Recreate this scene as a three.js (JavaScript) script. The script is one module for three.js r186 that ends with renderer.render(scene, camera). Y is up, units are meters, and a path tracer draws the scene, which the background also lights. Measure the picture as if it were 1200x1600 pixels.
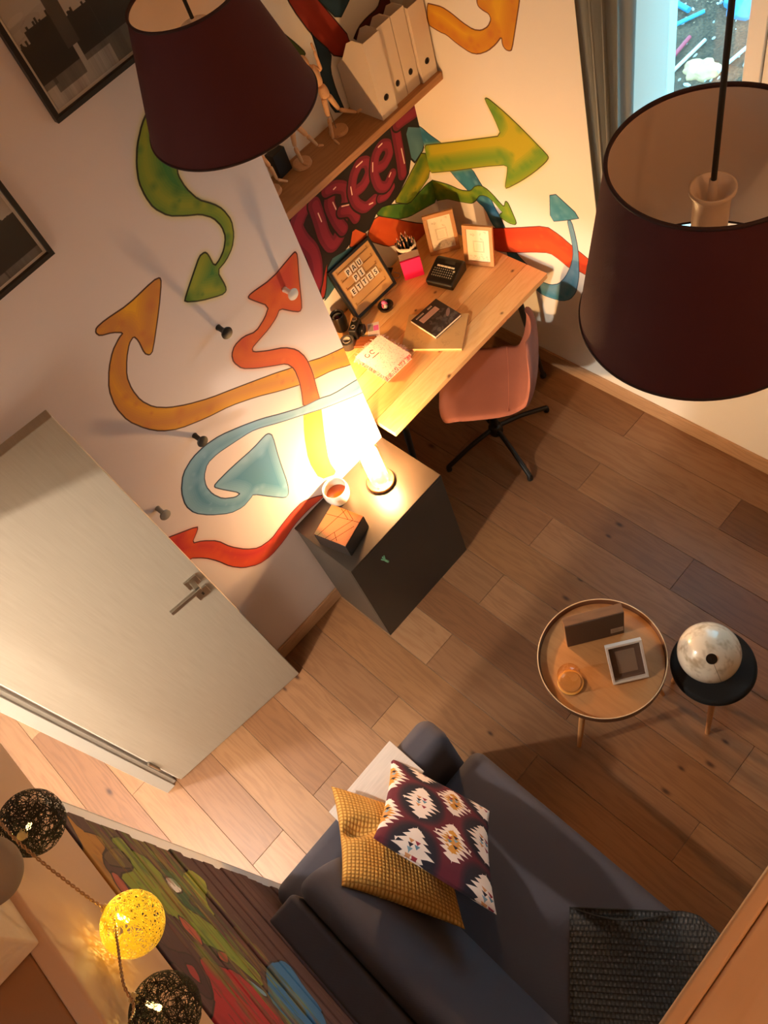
import * as THREE from 'three';
import { RoundedBoxGeometry } from 'three/addons/geometries/RoundedBoxGeometry.js';
import { mergeGeometries, mergeVertices } from 'three/addons/utils/BufferGeometryUtils.js';
import { ImprovedNoise } from 'three/addons/math/ImprovedNoise.js';
import { RectAreaLightUniformsLib } from 'three/addons/lights/RectAreaLightUniformsLib.js';

// ------------------------------------------------------------------ camera, sky, lights, exposure
RectAreaLightUniformsLib.init();
const scene = new THREE.Scene();
const camera = new THREE.PerspectiveCamera(62.34, 0.75, 0.05, 60);
camera.position.set(-1.08, 3.5845, 2.0148);
camera.quaternion.setFromRotationMatrix(new THREE.Matrix4().makeBasis(
  new THREE.Vector3(0.66305, -0.24106, 0.7087), new THREE.Vector3(0.71172, 0.4964, -0.49704), new THREE.Vector3(-0.23198, 0.83395, 0.5007)));
const renderer = new THREE.WebGLRenderer({ antialias: true });
renderer.toneMapping = THREE.LinearToneMapping;
renderer.toneMappingExposure = 1.0;
renderer.shadowMap.enabled = true;
const SKY = new THREE.Color().setRGB(0.27, 0.75, 1.0);
scene.background = SKY;
scene.backgroundIntensity = 5.6;
// [colour, candela, size] of each lamp; the fittings are built further down
const LIGHT = {
  jar: { color: 0xffc27f, power: 4.6 },
  desk: { color: 0xffc27f, power: 0.8 },
  hallA: { color: 0xfff8ec, power: 15 },
  hallB: { color: 0xfff8ec, power: 6.8 },
  hallC: { color: 0xfff8ec, power: 26 },
  loft: { color: 0xffb070, power: 1.1 },
  ball: { color: 0xffdf80, power: 0.006 },
};
function lamp(kind, x, y, z, size = 1, share = 1) {
  const l = new THREE.PointLight(LIGHT[kind].color, LIGHT[kind].power * share, 0, 2);
  l.position.set(x, y, z); l.castShadow = true; l.shadow.radius = size; l.name = 'lamp_light';
  scene.add(l); return l;
}

// ------------------------------------------------------------------ helpers
let seed = 7;
const rnd = (a = 0, b = 1) => { seed = (seed * 1664525 + 1013904223) >>> 0; return a + (b - a) * (seed / 4294967296); };
const perlin = new ImprovedNoise();
const fbm = (x, y, z = 0) => { let s = 0, a = 0.5; for (let i = 0; i < 4; i++) { s += a * perlin.noise(x, y, z + i * 7.3); x *= 2.1; y *= 2.1; a *= 0.5; } return s; };
const V = (x, y, z) => new THREE.Vector3(x, y, z);
const used = new Map();
function numbered(n) { const k = used.get(n) ?? 0; used.set(n, k + 1); return k ? n + '_' + String(k).padStart(3, '0') : n; }
function tag(o, label, category, group, kind) {
  if (label) o.userData.label = label;
  if (category) o.userData.category = category;
  if (group) o.userData.group = group;
  if (kind) o.userData.kind = kind;
  return o;
}
function thing(name, label, category, pos = [0, 0, 0], turn = 0, group) {
  const o = new THREE.Group(); o.name = numbered(name); o.position.set(...pos); o.rotation.y = turn;
  scene.add(o); return tag(o, label, category, group);
}
function obj(name, geos, mat, parent = scene, label) {
  let list = (Array.isArray(geos) ? geos : [geos]).map((g) => { g = g.index ? g.toNonIndexed() : g; for (const k of Object.keys(g.attributes)) if (!['position', 'normal', 'uv'].includes(k)) g.deleteAttribute(k); return g; });
  const m = new THREE.Mesh(list.length > 1 ? mergeGeometries(list) : list[0], mat);
  m.name = parent === scene ? numbered(name) : name;
  m.castShadow = m.receiveShadow = true;
  if (parent !== scene) { let k = 0; for (const c of parent.children) if (c.name.replace(/_\d{3}$/, '') === name) k++; if (k) m.name = name + '_' + String(k).padStart(3, '0'); }
  if (label) m.userData.label = label;
  parent.add(m); return m;
}
function struct(name, geos, mat, parent = scene) { const m = obj(name, geos, mat, parent); if (parent === scene) m.userData.kind = 'structure'; return m; }
const place = (g, x, y, z, rx = 0, ry = 0, rz = 0) => { g.applyMatrix4(new THREE.Matrix4().compose(V(x, y, z), new THREE.Quaternion().setFromEuler(new THREE.Euler(rx, ry, rz, 'YXZ')), V(1, 1, 1))); return g; };
// uv in metres from the dominant face direction; v follows the grain axis (0 x, 1 y, 2 z)
function boxUV(g, axis = 1, du = 0, dv = 0) {
  const p = g.attributes.position, n = g.attributes.normal, uv = new Float32Array(p.count * 2), c = [0, 0, 0], q = [0, 0, 0];
  for (let i = 0; i < p.count; i++) {
    const t = i - (i % 3);
    for (let k = 0; k < 3; k++) { c[k] = p.getComponent(i, k); q[k] = Math.abs(n.getComponent(t, k) + n.getComponent(t + 1, k) + n.getComponent(t + 2, k)); }
    const d = q.indexOf(Math.max(...q)), rest = [0, 1, 2].filter((k) => k !== d);
    const v = rest.includes(axis) ? axis : rest[1], u = rest.find((k) => k !== v);
    uv[i * 2] = c[u] + du; uv[i * 2 + 1] = c[v] + dv;
  }
  g.setAttribute('uv', new THREE.BufferAttribute(uv, 2)); return g;
}
function box(w, h, d, x = 0, y = 0, z = 0, r = 0.002, axis = 1, seg = 2) {   // centred at x, z; standing on y
  let g = r > 0 ? new RoundedBoxGeometry(w, h, d, seg, Math.min(r, w * 0.49, h * 0.49, d * 0.49)) : new THREE.BoxGeometry(w, h, d).toNonIndexed();
  if (g.index) g = g.toNonIndexed();
  g.translate(x, y + h / 2, z);
  return boxUV(g, axis, rnd(0, 3), rnd(0, 3));
}
const span = (x0, x1, y0, y1, z0, z1, r = 0, axis = 1) => box(x1 - x0, y1 - y0, z1 - z0, (x0 + x1) / 2, y0, (z0 + z1) / 2, r, axis, 1);
const lathe = (pts, seg = 40) => new THREE.LatheGeometry(pts.map((p) => new THREE.Vector2(Math.max(p[0], 0.00001), p[1])), seg);
function tube(pts, r, seg = 40, rad = 10, tension = 0.5) { return new THREE.TubeGeometry(new THREE.CatmullRomCurve3(pts.map((p) => (p.isVector3 ? p : V(...p))), false, 'catmullrom', tension), seg, r, rad, false); }
function limb(a, b, r0, r1, seg = 14, bulge = 0) {                           // tapered rod with rounded ends from a to b
  const A = V(...a), B = V(...b), L = A.distanceTo(B), pts = [], n = 14;
  for (let i = 0; i <= n; i++) { const t = i / n, e = Math.sqrt(Math.max(0, 1 - Math.pow(2 * t - 1, 8))); pts.push([(r0 + (r1 - r0) * t + bulge * Math.sin(Math.PI * t)) * (i === 0 || i === n ? 0.02 : e), t * L]); }
  const g = lathe(pts, seg), q = new THREE.Quaternion().setFromUnitVectors(V(0, 1, 0), B.clone().sub(A).normalize());
  g.applyMatrix4(new THREE.Matrix4().compose(A, q, V(1, 1, 1))); return g;
}
function rod(a, b, r0, r1 = r0, seg = 14) {
  const A = V(...a), B = V(...b), L = A.distanceTo(B), g = new THREE.CylinderGeometry(r1, r0, L, seg); g.translate(0, L / 2, 0);
  g.applyMatrix4(new THREE.Matrix4().compose(A, new THREE.Quaternion().setFromUnitVectors(V(0, 1, 0), B.clone().sub(A).normalize()), V(1, 1, 1))); return g;
}
// a map kept to a world rectangle: u along axis a from a0 to a1, v along y from y0 to y1
function planeUV(g, a, a0, a1, y0, y1) {
  g = g.index ? g.toNonIndexed() : g;
  const p = g.attributes.position, uv = new Float32Array(p.count * 2);
  for (let i = 0; i < p.count; i++) { uv[2 * i] = (p.getComponent(i, a) - a0) / (a1 - a0); uv[2 * i + 1] = (p.getY(i) - y0) / (y1 - y0); }
  g.setAttribute('uv', new THREE.BufferAttribute(uv, 2)); return g;
}
// ------------------------------------------------------------------ textures
function canvasTex(w, h, draw, srgb = true, repeat = false) {
  const c = document.createElement('canvas'); c.width = w; c.height = h; draw(c.getContext('2d'), w, h);
  const t = new THREE.CanvasTexture(c); if (srgb) t.colorSpace = THREE.SRGBColorSpace;
  t.wrapS = t.wrapT = repeat ? THREE.RepeatWrapping : THREE.ClampToEdgeWrapping; t.anisotropy = 8; return t;
}
function dataTex(w, h, f, srgb, metresU, metresV) {                          // f(u, v) -> [r, g, b] 0..255 or a grey level
  const d = new Uint8Array(w * h * 4);
  for (let j = 0; j < h; j++) for (let i = 0; i < w; i++) { let c = f(i / w, j / h); if (!Array.isArray(c)) c = [c, c, c]; const k = (j * w + i) * 4; d[k] = c[0]; d[k + 1] = c[1]; d[k + 2] = c[2]; d[k + 3] = 255; }
  const t = new THREE.DataTexture(d, w, h); t.wrapS = t.wrapT = THREE.RepeatWrapping; t.magFilter = THREE.LinearFilter; t.minFilter = THREE.LinearMipmapLinearFilter; t.generateMipmaps = true;
  if (srgb) t.colorSpace = THREE.SRGBColorSpace; t.repeat.set(1 / metresU, 1 / metresV); t.needsUpdate = true; return t;
}
const mix = (a, b, t) => a.map((v, i) => v + (b[i] - v) * t);
const clamp = (x, a = 0, b = 1) => Math.min(b, Math.max(a, x));
// periodic noise: blend of two shifted samples so that tiles meet
const tile = (f, u, v) => { const a = f(u, v), b = f(u - 1, v), c = f(u, v - 1), d = f(u - 1, v - 1); return (a * (1 - u) + b * u) * (1 - v) + (c * (1 - u) + d * u) * v; };
function woodTex(light, dark, mU, mV, rings, s, knots = 0, w = 256, h = 1024, size = 1, round = 0.45) {
  const K = []; for (let i = 0; i < knots; i++) K.push([rnd(0.1, 0.9), rnd(0.05, 0.95), rnd(0.5, 1)]);
  return dataTex(w, h, (u, v) => {
    let bend = 0, spot = 0;
    for (const [ku, kv, ks] of K) { const du = (u - ku) * mU, dv = (v - kv) * mV, r = Math.hypot(du, dv * round) / (0.014 * ks * size); bend += Math.exp(-r * 0.5) * (du > 0 ? 1 : -1) * 0.5; spot = Math.max(spot, Math.exp(-r * r * 1.3)); }
    const low = tile((a, b) => fbm(a * 3 + s, b * 2.2, s), u, v), fine = tile((a, b) => perlin.noise(a * 90, b * 14 + s, s), u, v);
    const ring = 0.5 + 0.5 * Math.sin((u * rings + low * 5.5 + bend * 2) * 6.283);
    const t = clamp(0.3 * ring * ring + 0.35 * (low + 0.5) + 0.22 * fine + 0.05 + spot * 0.9);
    return mix(mix(light, dark, t), [70, 42, 24], spot * 0.75);
  }, true, mU, mV);
}
const grain = dataTex(256, 256, (u, v) => 128 + 110 * tile((a, b) => fbm(a * 24, b * 24, 3), u, v), false, 0.25, 0.25);
const weave = dataTex(256, 256, (u, v) => 128 + 70 * Math.sin(u * 6.283 * 40) * Math.sin(v * 6.283 * 40) + 50 * tile((a, b) => perlin.noise(a * 60, b * 60, 1), u, v), false, 0.12, 0.12);
const M = (color, roughness = 0.6, extra = {}) => new THREE.MeshStandardMaterial({ color, roughness, ...extra });
const P = (color, roughness = 0.6, extra = {}) => new THREE.MeshPhysicalMaterial({ color, roughness, ...extra });
const side2 = { side: THREE.DoubleSide };
const mat = {
  white: M(0xe8e2da, 0.85, { bumpMap: grain, bumpScale: 0.0006 }),
  ceiling: M(0xe6e0d8, 0.9),
  black: M(0x14120f, 0.5), blackMetal: M(0x17140f, 0.42, { metalness: 0.3 }), chrome: M(0xb9b2a6, 0.28, { metalness: 1 }),
  steel: M(0xa59a8a, 0.36, { metalness: 1 }), paper: M(0xe9e0cf, 0.85), grey: M(0x8a8880, 0.6),
};
// ------------------------------------------------------------------ wall paintings: outlines in millimetres on their wall
const PAINT_W = {
  yellow_up: '-461,2042 -464,2028 -512,1966 -603,1864 -619,1860 -629,1878 -621,1929 -625,1951 -648,1943 -681,1909 -714,1860 -726,1811 -726,1754 -707,1699 -669,1653 -616,1609 -539,1558 -445,1509 -367,1467 -286,1423 -236,1392 -155,1348 -96,1311 -1,1268 42,1251 40,1155 -2,1168 -79,1219 -163,1255 -219,1285 -302,1338 -398,1407 -494,1464 -594,1505 -684,1553 -736,1601 -769,1655 -797,1729 -799,1804 -780,1870 -741,1925 -700,1963 -663,1981 -643,1985 -668,2010 -703,2030 -707,2047 -697,2058 -664,2058 -584,2045 -482,2049',
  red_stem_overlit: '-258,1187 -310,1065 -348,931 -346,783 -262,722 -270,831 -234,973 -203,1075 -177,1161 -224,1213',
  red_up: '-24,1770 -21,1753 -49,1679 -86,1567 -101,1558 -128,1587 -164,1634 -190,1615 -235,1601 -287,1595 -321,1590 -324,1573 -281,1535 -215,1487 -175,1435 -157,1374 -159,1295 -172,1219 -182,1150 -187,1139 -258,1187 -238,1244 -223,1305 -218,1373 -235,1420 -282,1457 -345,1509 -389,1554 -403,1602 -395,1632 -371,1653 -328,1655 -280,1632 -228,1650 -196,1676 -242,1749 -248,1764 -232,1768 -145,1753 -40,1769',
  blue: '21,1068 4,1075 -123,1117 -179,1155 -262,1192 -346,1249 -424,1307 -504,1354 -584,1395 -649,1412 -711,1411 -769,1387 -813,1328 -834,1260 -827,1196 -789,1127 -725,1049 -672,1021 -627,1026 -610,1032 -557,940 -512,868 -492,870 -472,921 -447,1075 -420,1197 -429,1221 -445,1228 -509,1222 -624,1232 -703,1231 -712,1221 -699,1191 -647,1092 -672,1095 -714,1142 -733,1201 -734,1256 -717,1302 -680,1338 -629,1338 -562,1320 -483,1297 -442,1273 -363,1215 -256,1145 -190,1099 -2,991 21,991',
  red_low: '-850,1133 -859,1117 -907,1086 -872,1053 -829,987 -807,903 -767,818 -723,761 -659,740 -589,757 -523,768 -462,767 -403,726 -353,678 -464,695 -544,691 -618,667 -701,657 -766,679 -823,742 -857,812 -880,899 -908,970 -951,1035 -1010,1024 -978,1220 -934,1191',
  green: '-199,2464 -242,2444 -282,2422 -322,2387 -350,2348 -369,2308 -374,2264 -370,2221 -344,2173 -299,2138 -257,2110 -227,2073 -215,2031 -220,1994 -244,1964 -271,1948 -297,1942 -296,1991 -302,2004 -323,2006 -377,1967 -425,1931 -437,1919 -392,1882 -322,1843 -303,1842 -296,1858 -297,1922 -254,1929 -217,1949 -192,1980 -178,2025 -187,2073 -206,2107 -242,2150 -259,2204 -261,2248 -252,2269 -226,2305 -172,2359 -154,2428',
};
const PAINT_B = {
  yellow: '-413,1842 -392,1843 -340,1844 -295,1829 -246,1804 -195,1787 -156,1793 -121,1815 -101,1846 -109,1865 -133,1871 -154,1881 -158,1898 -150,1922 -46,1958 45,1964 41,1942 13,1853 -20,1751 -32,1743 -51,1744 -63,1759 -62,1791 -94,1755 -139,1718 -190,1693 -231,1689 -291,1710 -342,1736 -374,1739 -436,1757',
  blue_band: '-626,1252 -603,1247 -565,1226 -503,1205 -457,1179 -337,1125 -296,1052 -251,989 -232,938 -217,917 -190,845 -152,717 -65,653 -193,570 -204,694 -244,818 -272,837 -301,919 -341,941 -394,989 -449,1027 -480,1059 -568,1120 -626,1157',
  orange: '-440,755 -276,811 -130,875 53,963 122,943 189,908 252,881 345,833 305,739 237,775 165,765 109,794 57,810 -42,769 -153,714 -279,668 -471,606',
  blue_hook: '171,1044 182,975 191,907 189,851 171,780 136,698 93,634 46,604 -5,597 -109,611 -220,654 -293,578 -142,509 -65,529 -15,506 49,513 106,527 154,564 190,627 205,690 215,749 221,865 214,954 194,1053',
  blue_head: '93,1178 247,1087 176,1046 80,998',
  green_big: '-630,1149 -499,1202 -365,1258 -238,1312 -132,1357 -157,1429 -194,1504 -185,1513 -168,1511 -93,1473 -5,1417 97,1344 104,1331 85,1302 21,1233 -55,1162 -149,1085 -154,1096 -130,1175 -122,1219 -227,1176 -327,1131 -474,1063 -643,991',
  green_small: '-625,961 -618,960 -557,969 -505,974 -437,970 -385,985 -366,997 -343,1025 -316,1042 -292,1047 -261,1039 -228,1016 -208,997 -179,975 -167,1009 -159,1015 -149,1007 -135,968 -116,912 -127,893 -165,887 -214,901 -214,918 -192,940 -203,945 -234,978 -269,996 -297,994 -323,982 -350,942 -380,915 -411,906 -474,891 -538,881 -584,858 -627,834 -652,819',
};
const PAINT_A = {
  black: '254,1379 335,1374 1163,1357 1150,1232 1041,1312 1032,1107 875,1020 784,1063 680,995 616,1087 563,1010 433,1045 352,889 314,891 292,1118',
  blue_patch: '1041,1312 1150,1232 1130,1139 1032,1107',
  green_big: '1122,1138 1136,994 999,954 960,949 931,973 873,1026 950,1054 1017,1089',
  green_small: '1138,955 1086,965 1018,958 960,950 888,1005 830,1043 784,1061 759,1042 797,1001 878,923 940,888 1026,864 1131,832',
  orange: '755,1042 831,970 904,891 989,807 1066,744 1034,634 895,751 806,822 768,844 680,951 680,997',
  orange_left: '616,1087 648,1049 680,995 648,982 562,1006 579,1039',
  teal: '563,1010 648,982 505,931 379,881 332,874 357,901 433,1045',
  red_left: '421,1036 429,1036 357,901 314,891 348,950',
  red_top: '665,2133 680,2040 724,1916 811,1760 903,1778 796,2008 761,2079',
  navy_top: '796,2008 761,2079 982,1956 937,1922 864,1885',
  navy_mid: '727,1924 724,1916 788,1808 757,1752 755,1672 767,1565 708,1605 705,1746 727,1836',
  maroon_top: '900,1785 943,1813 993,1822 1058,1822 1087,1849 1188,1816 1259,1738 1238,1672 995,1754',
  green_top: '601,2005 615,1982 652,1920 675,1875 662,1867 638,1871 608,1934',
  blue_low: '627,1715 650,1686 660,1624 638,1617 603,1683',
  s1: '461,1371 398,1344 345,1305 352,1229 379,1148 370,1073 332,989 287,965',
  t1: '472,1326 470,1259 461,1167 477,1087 533,1100 566,1139 579,1171',
  r1: '564,1308 540,1272 548,1175 565,1118',
  r2: '553,1337 602,1322 646,1282 639,1236 620,1210',
  r3: '590,1198 637,1168 649,1115',
  e1: '689,1226 741,1220 796,1253 799,1304 758,1328 707,1300 670,1240 673,1175 710,1118 774,1117',
  e2: '826,1244 879,1226 926,1252 933,1293 896,1319 846,1297 812,1228 818,1154 859,1123 909,1155',
  e3: '807,1099 845,1084 886,1102',
  tv: '994,1346 986,1275 979,1193 965,1114',
  th: '1010,1345 1055,1342 1120,1330 1140,1341',
  h1: '475,1279 476,1233',
  h2: '563,1268 566,1228',
  h3: '599,1218 636,1198',
  h4: '588,1317 602,1318',
  h5: '675,1263 669,1227',
  h6: '734,1323 773,1323',
  h7: '824,1279 810,1243',
  h8: '876,1321 901,1322',
  h9: '996,1228 992,1153',
  h10: '740,1118 761,1111',
  h11: '888,1157 904,1168',
};const XB = 1.126, ZA = -0.62, XD = -1.635, CEIL = 4.6, RIM = 2.83, SOFFIT = 2.6;
const pts2 = (s) => s.split(' ').map((p) => p.split(',').map((n) => n / 1000));
function chaikin(p, closed = true) {
  const o = [], n = p.length;
  for (let i = 0; i < (closed ? n : n - 1); i++) { const a = p[i], b = p[(i + 1) % n]; o.push([a[0] * 0.8 + b[0] * 0.2, a[1] * 0.8 + b[1] * 0.2], [a[0] * 0.2 + b[0] * 0.8, a[1] * 0.2 + b[1] * 0.8]); }
  if (!closed) { o.unshift(p[0]); o.push(p[n - 1]); }
  return o;
}
class Mural {
  constructor(axis, a0, a1, y0, y1, px, base, paint) {
    Object.assign(this, { axis, a0, a1, y0, y1 });
    this.tex = canvasTex(Math.round((a1 - a0) * px), Math.round((y1 - y0) * px), (c, w, h) => {
      c.fillStyle = base; c.fillRect(0, 0, w, h); this.c = c; this.s = px; c.lineJoin = c.lineCap = 'round'; paint(this);
    });
    this.mat = M(0xffffff, 0.8, { map: this.tex, bumpMap: null });
  }
  at(p) { return [(p[0] - this.a0) * this.s, (this.y1 - p[1]) * this.s]; }
  path(p, close = true) { const c = this.c; c.beginPath(); p.forEach((q, i) => { const [x, y] = this.at(q); i ? c.lineTo(x, y) : c.moveTo(x, y); }); if (close) c.closePath(); }
  // base colour, paint pulled in from one rim, dabs of a second colour, dark outline
  shape(p, base, rim, dab, line = '#2a1410', lw = 0.0045, shift = [0, -0.03], spray) {
    const c = this.c, s = this.s; p = chaikin(p);
    if (spray) { c.save(); c.shadowColor = spray; c.shadowBlur = 0.02 * s; this.path(p); c.fillStyle = base; c.fill(); c.restore(); }
    this.path(p); c.fillStyle = base; c.fill(); c.save(); c.clip();
    if (rim) for (let k = 6; k > 0; k--) { this.path(p.map((q) => [q[0] + shift[0], q[1] + shift[1]])); c.globalAlpha = 0.16; c.strokeStyle = rim; c.lineWidth = 0.016 * k * s; c.stroke(); }
    if (dab) for (let k = 0; k < 60; k++) {
      const q = p[Math.floor(rnd(0, p.length))], r = rnd(0.008, 0.03) * s, [x, y] = this.at([q[0] + rnd(-0.05, 0.05) + shift[0], q[1] + rnd(-0.05, 0.05) + shift[1]]);
      const g = c.createRadialGradient(x, y, 0, x, y, r); g.addColorStop(0, dab); g.addColorStop(1, dab.replace(/[\d.]+\)$/, '0)')); c.globalAlpha = 0.5; c.fillStyle = g; c.fillRect(x - r, y - r, 2 * r, 2 * r);
    }
    c.restore(); c.globalAlpha = 1;
    if (line) { this.path(p); c.strokeStyle = line; c.lineWidth = lw * s; c.stroke(); }
  }
  stroke(p, colour, w) { const c = this.c; this.path(chaikin(chaikin(p, false), false), false); c.strokeStyle = colour; c.lineWidth = w * this.s; c.stroke(); }
  uv(g) { return planeUV(g, this.axis, this.a0, this.a1, this.y0, this.y1); }
  skin(outlines, parent, wallAt, lo, hi, names) {                            // each painted figure: a thin coat of paint on the wall
    Object.entries(outlines).forEach(([n, str], i) => {
      if (!names(n)) return;
      const g = new THREE.ExtrudeGeometry(new THREE.Shape(chaikin(pts2(str)).map((q) => new THREE.Vector2(clamp(q[0], lo, hi), q[1]))), { depth: 0.0004 + 0.00015 * i, bevelEnabled: false });
      if (this.axis === 2) { g.applyMatrix4(new THREE.Matrix4().makeBasis(V(0, 0, 1), V(0, 1, 0), V(-1, 0, 0))); g.translate(wallAt, 0, 0); } else g.translate(0, 0, wallAt);
      obj(names(n), this.uv(g), this.mat, parent);
    });
  }
}
const G = (o, k) => pts2(o[k]);
const WALL = '#efe8da';
const muralW = new Mural(0, -1.745, 0, 0, 2.9, 680, '#dccfca', (m) => {  // same white as WALL, tinted darker and pinker to offset lamp brightness
  m.shape(G(PAINT_W, 'green'), '#3c7630', '#b3a81e', 'rgba(36,92,40,0.8)', '#26240e', 0.0045, [0.035, 0.01], '#c9c24a');
  m.shape(G(PAINT_W, 'red_stem_overlit'), '#eec325', '#d98a1c', 'rgba(214,90,40,0.5)', null);  // red arrow stem, painted yellow as the jar lamp overexposes it
  m.shape(G(PAINT_W, 'yellow_up'), '#e2a51e', '#b06a44', 'rgba(176,86,60,0.7)', '#3a1c10', 0.004, [0.0, 0.045]);
  m.shape(G(PAINT_W, 'red_up'), '#c33a22', '#d9641c', 'rgba(225,110,30,0.6)', '#4a1410', 0.004, [0.02, 0.03], '#e58a60');
  m.shape(G(PAINT_W, 'blue'), '#3f7fa0', '#8fb0cc', 'rgba(150,185,215,0.55)', '#20344c', 0.004, [0.01, -0.012]);
  m.shape(G(PAINT_W, 'red_low'), '#b3242a', '#d9581e', 'rgba(225,96,26,0.6)', '#3c1014', 0.004, [0, 0.03], '#e09a90');
});
const muralB = new Mural(2, -0.7, 0.75, 0.2, 2.2, 640, WALL, (m) => {
  m.shape(G(PAINT_B, 'yellow'), '#e0a81c', '#c8781e', 'rgba(190,90,60,0.5)', '#5a2c14', 0.004, [-0.02, 0.02]);
  m.shape(G(PAINT_B, 'blue_band'), '#2f7f9c', '#1f5f7c', 'rgba(150,190,215,0.7)', '#1c3448', 0.004);
  m.shape(G(PAINT_B, 'orange'), '#e8501c', '#d8340c', 'rgba(240,120,50,0.5)', '#5a1c10', 0.004);
  m.shape(G(PAINT_B, 'blue_hook'), '#2f7f9c', '#8aa2b4', 'rgba(140,170,190,0.5)', '#1c3448', 0.003);
  m.shape(G(PAINT_B, 'blue_head'), '#2f7f96', '#4a92a6', 'rgba(150,190,205,0.5)', '#1c3448', 0.003);
  m.shape(G(PAINT_B, 'green_big'), '#b4a91a', '#4f8a24', 'rgba(64,130,44,0.7)', '#4a4a12', 0.004, [0, 0.045], '#d8cf60');
  m.shape(G(PAINT_B, 'green_small'), '#b0a81a', '#3f7f22', 'rgba(50,110,34,0.7)', '#2c3c10', 0.004, [0, 0.02]);
});
const muralA = new Mural(0, 0, 1.126, 0.6, 2.6, 640, WALL, (m) => {
  m.shape(G(PAINT_A, 'red_top'), '#a8321e', '#8a2416', 'rgba(150,50,30,0.5)', '#2a1410', 0.004);
  m.shape(G(PAINT_A, 'navy_top'), '#24465a', '#16303e', null, '#101c24', 0.004);
  m.shape(G(PAINT_A, 'navy_mid'), '#2a4a5e', '#1a3442', null, '#101c24', 0.004);
  m.shape(G(PAINT_A, 'maroon_top'), '#6a2a1c', '#541c14', null, '#2a1410', 0.004);
  m.shape(G(PAINT_A, 'green_top'), '#4a5424', '#3a441c', null, '#1c200c', 0.004);
  m.shape(G(PAINT_A, 'blue_patch'), '#5f8fa6', '#3f7488', null, '#141414', 0.008);
  m.shape(G(PAINT_A, 'teal'), '#3f7078', '#2c545c', null, null);
  m.shape(G(PAINT_A, 'orange'), '#dc5a20', '#c04418', 'rgba(230,130,60,0.5)', '#3a1a10', 0.004);
  m.shape(G(PAINT_A, 'orange_left'), '#e06a34', '#c8521e', null, '#3a1a10', 0.004);
  m.shape(G(PAINT_A, 'green_big'), '#b3a51c', '#4d7a22', 'rgba(60,110,34,0.7)', '#20280e', 0.004, [0.04, -0.02]);
  m.shape(G(PAINT_A, 'green_small'), '#4c8424', '#37671e', 'rgba(180,170,40,0.5)', '#20280e', 0.004);
  m.shape(G(PAINT_A, 'black'), '#1c1412', '#141010', null, '#141010', 0.004);
  m.shape(G(PAINT_A, 'red_left'), '#a8362a', '#8a241c', null, '#141010', 0.005);
  for (const [k, w] of [['s1', 0.078], ['t1', 0.07], ['r1', 0.062], ['r2', 0.058], ['r3', 0.056], ['e1', 0.052], ['e3', 0.042], ['e2', 0.052], ['tv', 0.056], ['th', 0.062]]) { m.stroke(G(PAINT_A, k), '#1a0c0e', w + 0.016); m.stroke(G(PAINT_A, k), '#6c1632', w); m.stroke(G(PAINT_A, k).map((q) => [q[0] + 0.006, q[1] - 0.005]), '#82203a', w * 0.55); }
  for (let i = 1; i <= 11; i++) m.stroke(G(PAINT_A, 'h' + i), '#f2dccb', 0.006);
});

// ------------------------------------------------------------------ the setting
const oak = [
  woodTex([203, 172, 134], [158, 124, 90], 0.19, 1.3, 5, 1.3, 2, 256, 1024, 0.6),
  woodTex([192, 158, 120], [146, 112, 80], 0.19, 1.3, 7, 5.1, 1, 256, 1024, 0.7),
  woodTex([212, 184, 148], [170, 136, 100], 0.19, 1.3, 4, 9.7, 0),
];
const plankMats = []; for (const t of oak) for (const tint of [0xb29784, 0x9e826e, 0xaa8d74]) plankMats.push(M(tint, 0.42, { map: t, bumpMap: grain, bumpScale: 0.0002 }));
const floor = struct('floor', [span(-3.3, 1.45, -0.14, -0.0125, -2.2, 3.6)], M(0x3a2c20, 0.9));
function laminate(parent, xa, xb, za, zb, y, even, odd) {
  for (let k = Math.floor((xa - 0.003) / 0.187); 0.003 + k * 0.187 < xb; k++) {
    const l = Math.max(xa, 0.003 + k * 0.187), r = Math.min(xb, 0.19 + k * 0.187); if (r - l < 0.015) continue;
    const off = (k & 1) ? odd : even;
    for (let n = Math.floor((za - off) / 1.265); off + n * 1.265 < zb; n++) {
      const s = Math.max(za, off + n * 1.265), e = Math.min(zb, off + (n + 1) * 1.265); if (e - s < 0.015) continue;
      const g = span(l + 0.0006, r - 0.0006, y - 0.012, y, s + 0.0006, e - 0.0006, 0.0012, 2);
      obj('plank', g, plankMats[Math.floor(rnd(0, plankMats.length))], parent);
    }
  }
}
laminate(floor, 0.003, XB, ZA, 3.4, 0, 1.21, 0.575);
laminate(floor, -1.68, 0.003, 0.0, 3.4, 0, 1.21, 0.575);
laminate(floor, -3.2, -1.68, -2.0, 2.6, 0, 1.175, 0.545);

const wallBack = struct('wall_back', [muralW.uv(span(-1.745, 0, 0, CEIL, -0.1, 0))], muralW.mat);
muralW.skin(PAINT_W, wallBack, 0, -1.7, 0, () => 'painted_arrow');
const wallRecess = struct('wall_recess', [muralA.uv(span(0, XB, 0, CEIL, ZA - 0.15, ZA))], muralA.mat);
muralA.skin(PAINT_A, wallRecess, ZA, 0.001, XB - 0.001, (n) => ({ black: 'painted_lettering', red_top: 'painted_arrow', navy_top: 'painted_arrow', navy_mid: 'painted_arrow', maroon_top: 'painted_arrow', green_top: 'painted_arrow', blue_patch: 'painted_arrow', teal: 'painted_arrow', orange: 'painted_arrow', orange_left: 'painted_arrow', green_big: 'painted_arrow', green_small: 'painted_arrow' })[n]);
struct('wall_recess_side', [span(-0.1, 0, 0, CEIL, ZA - 0.15, -0.1)], mat.white);
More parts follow.
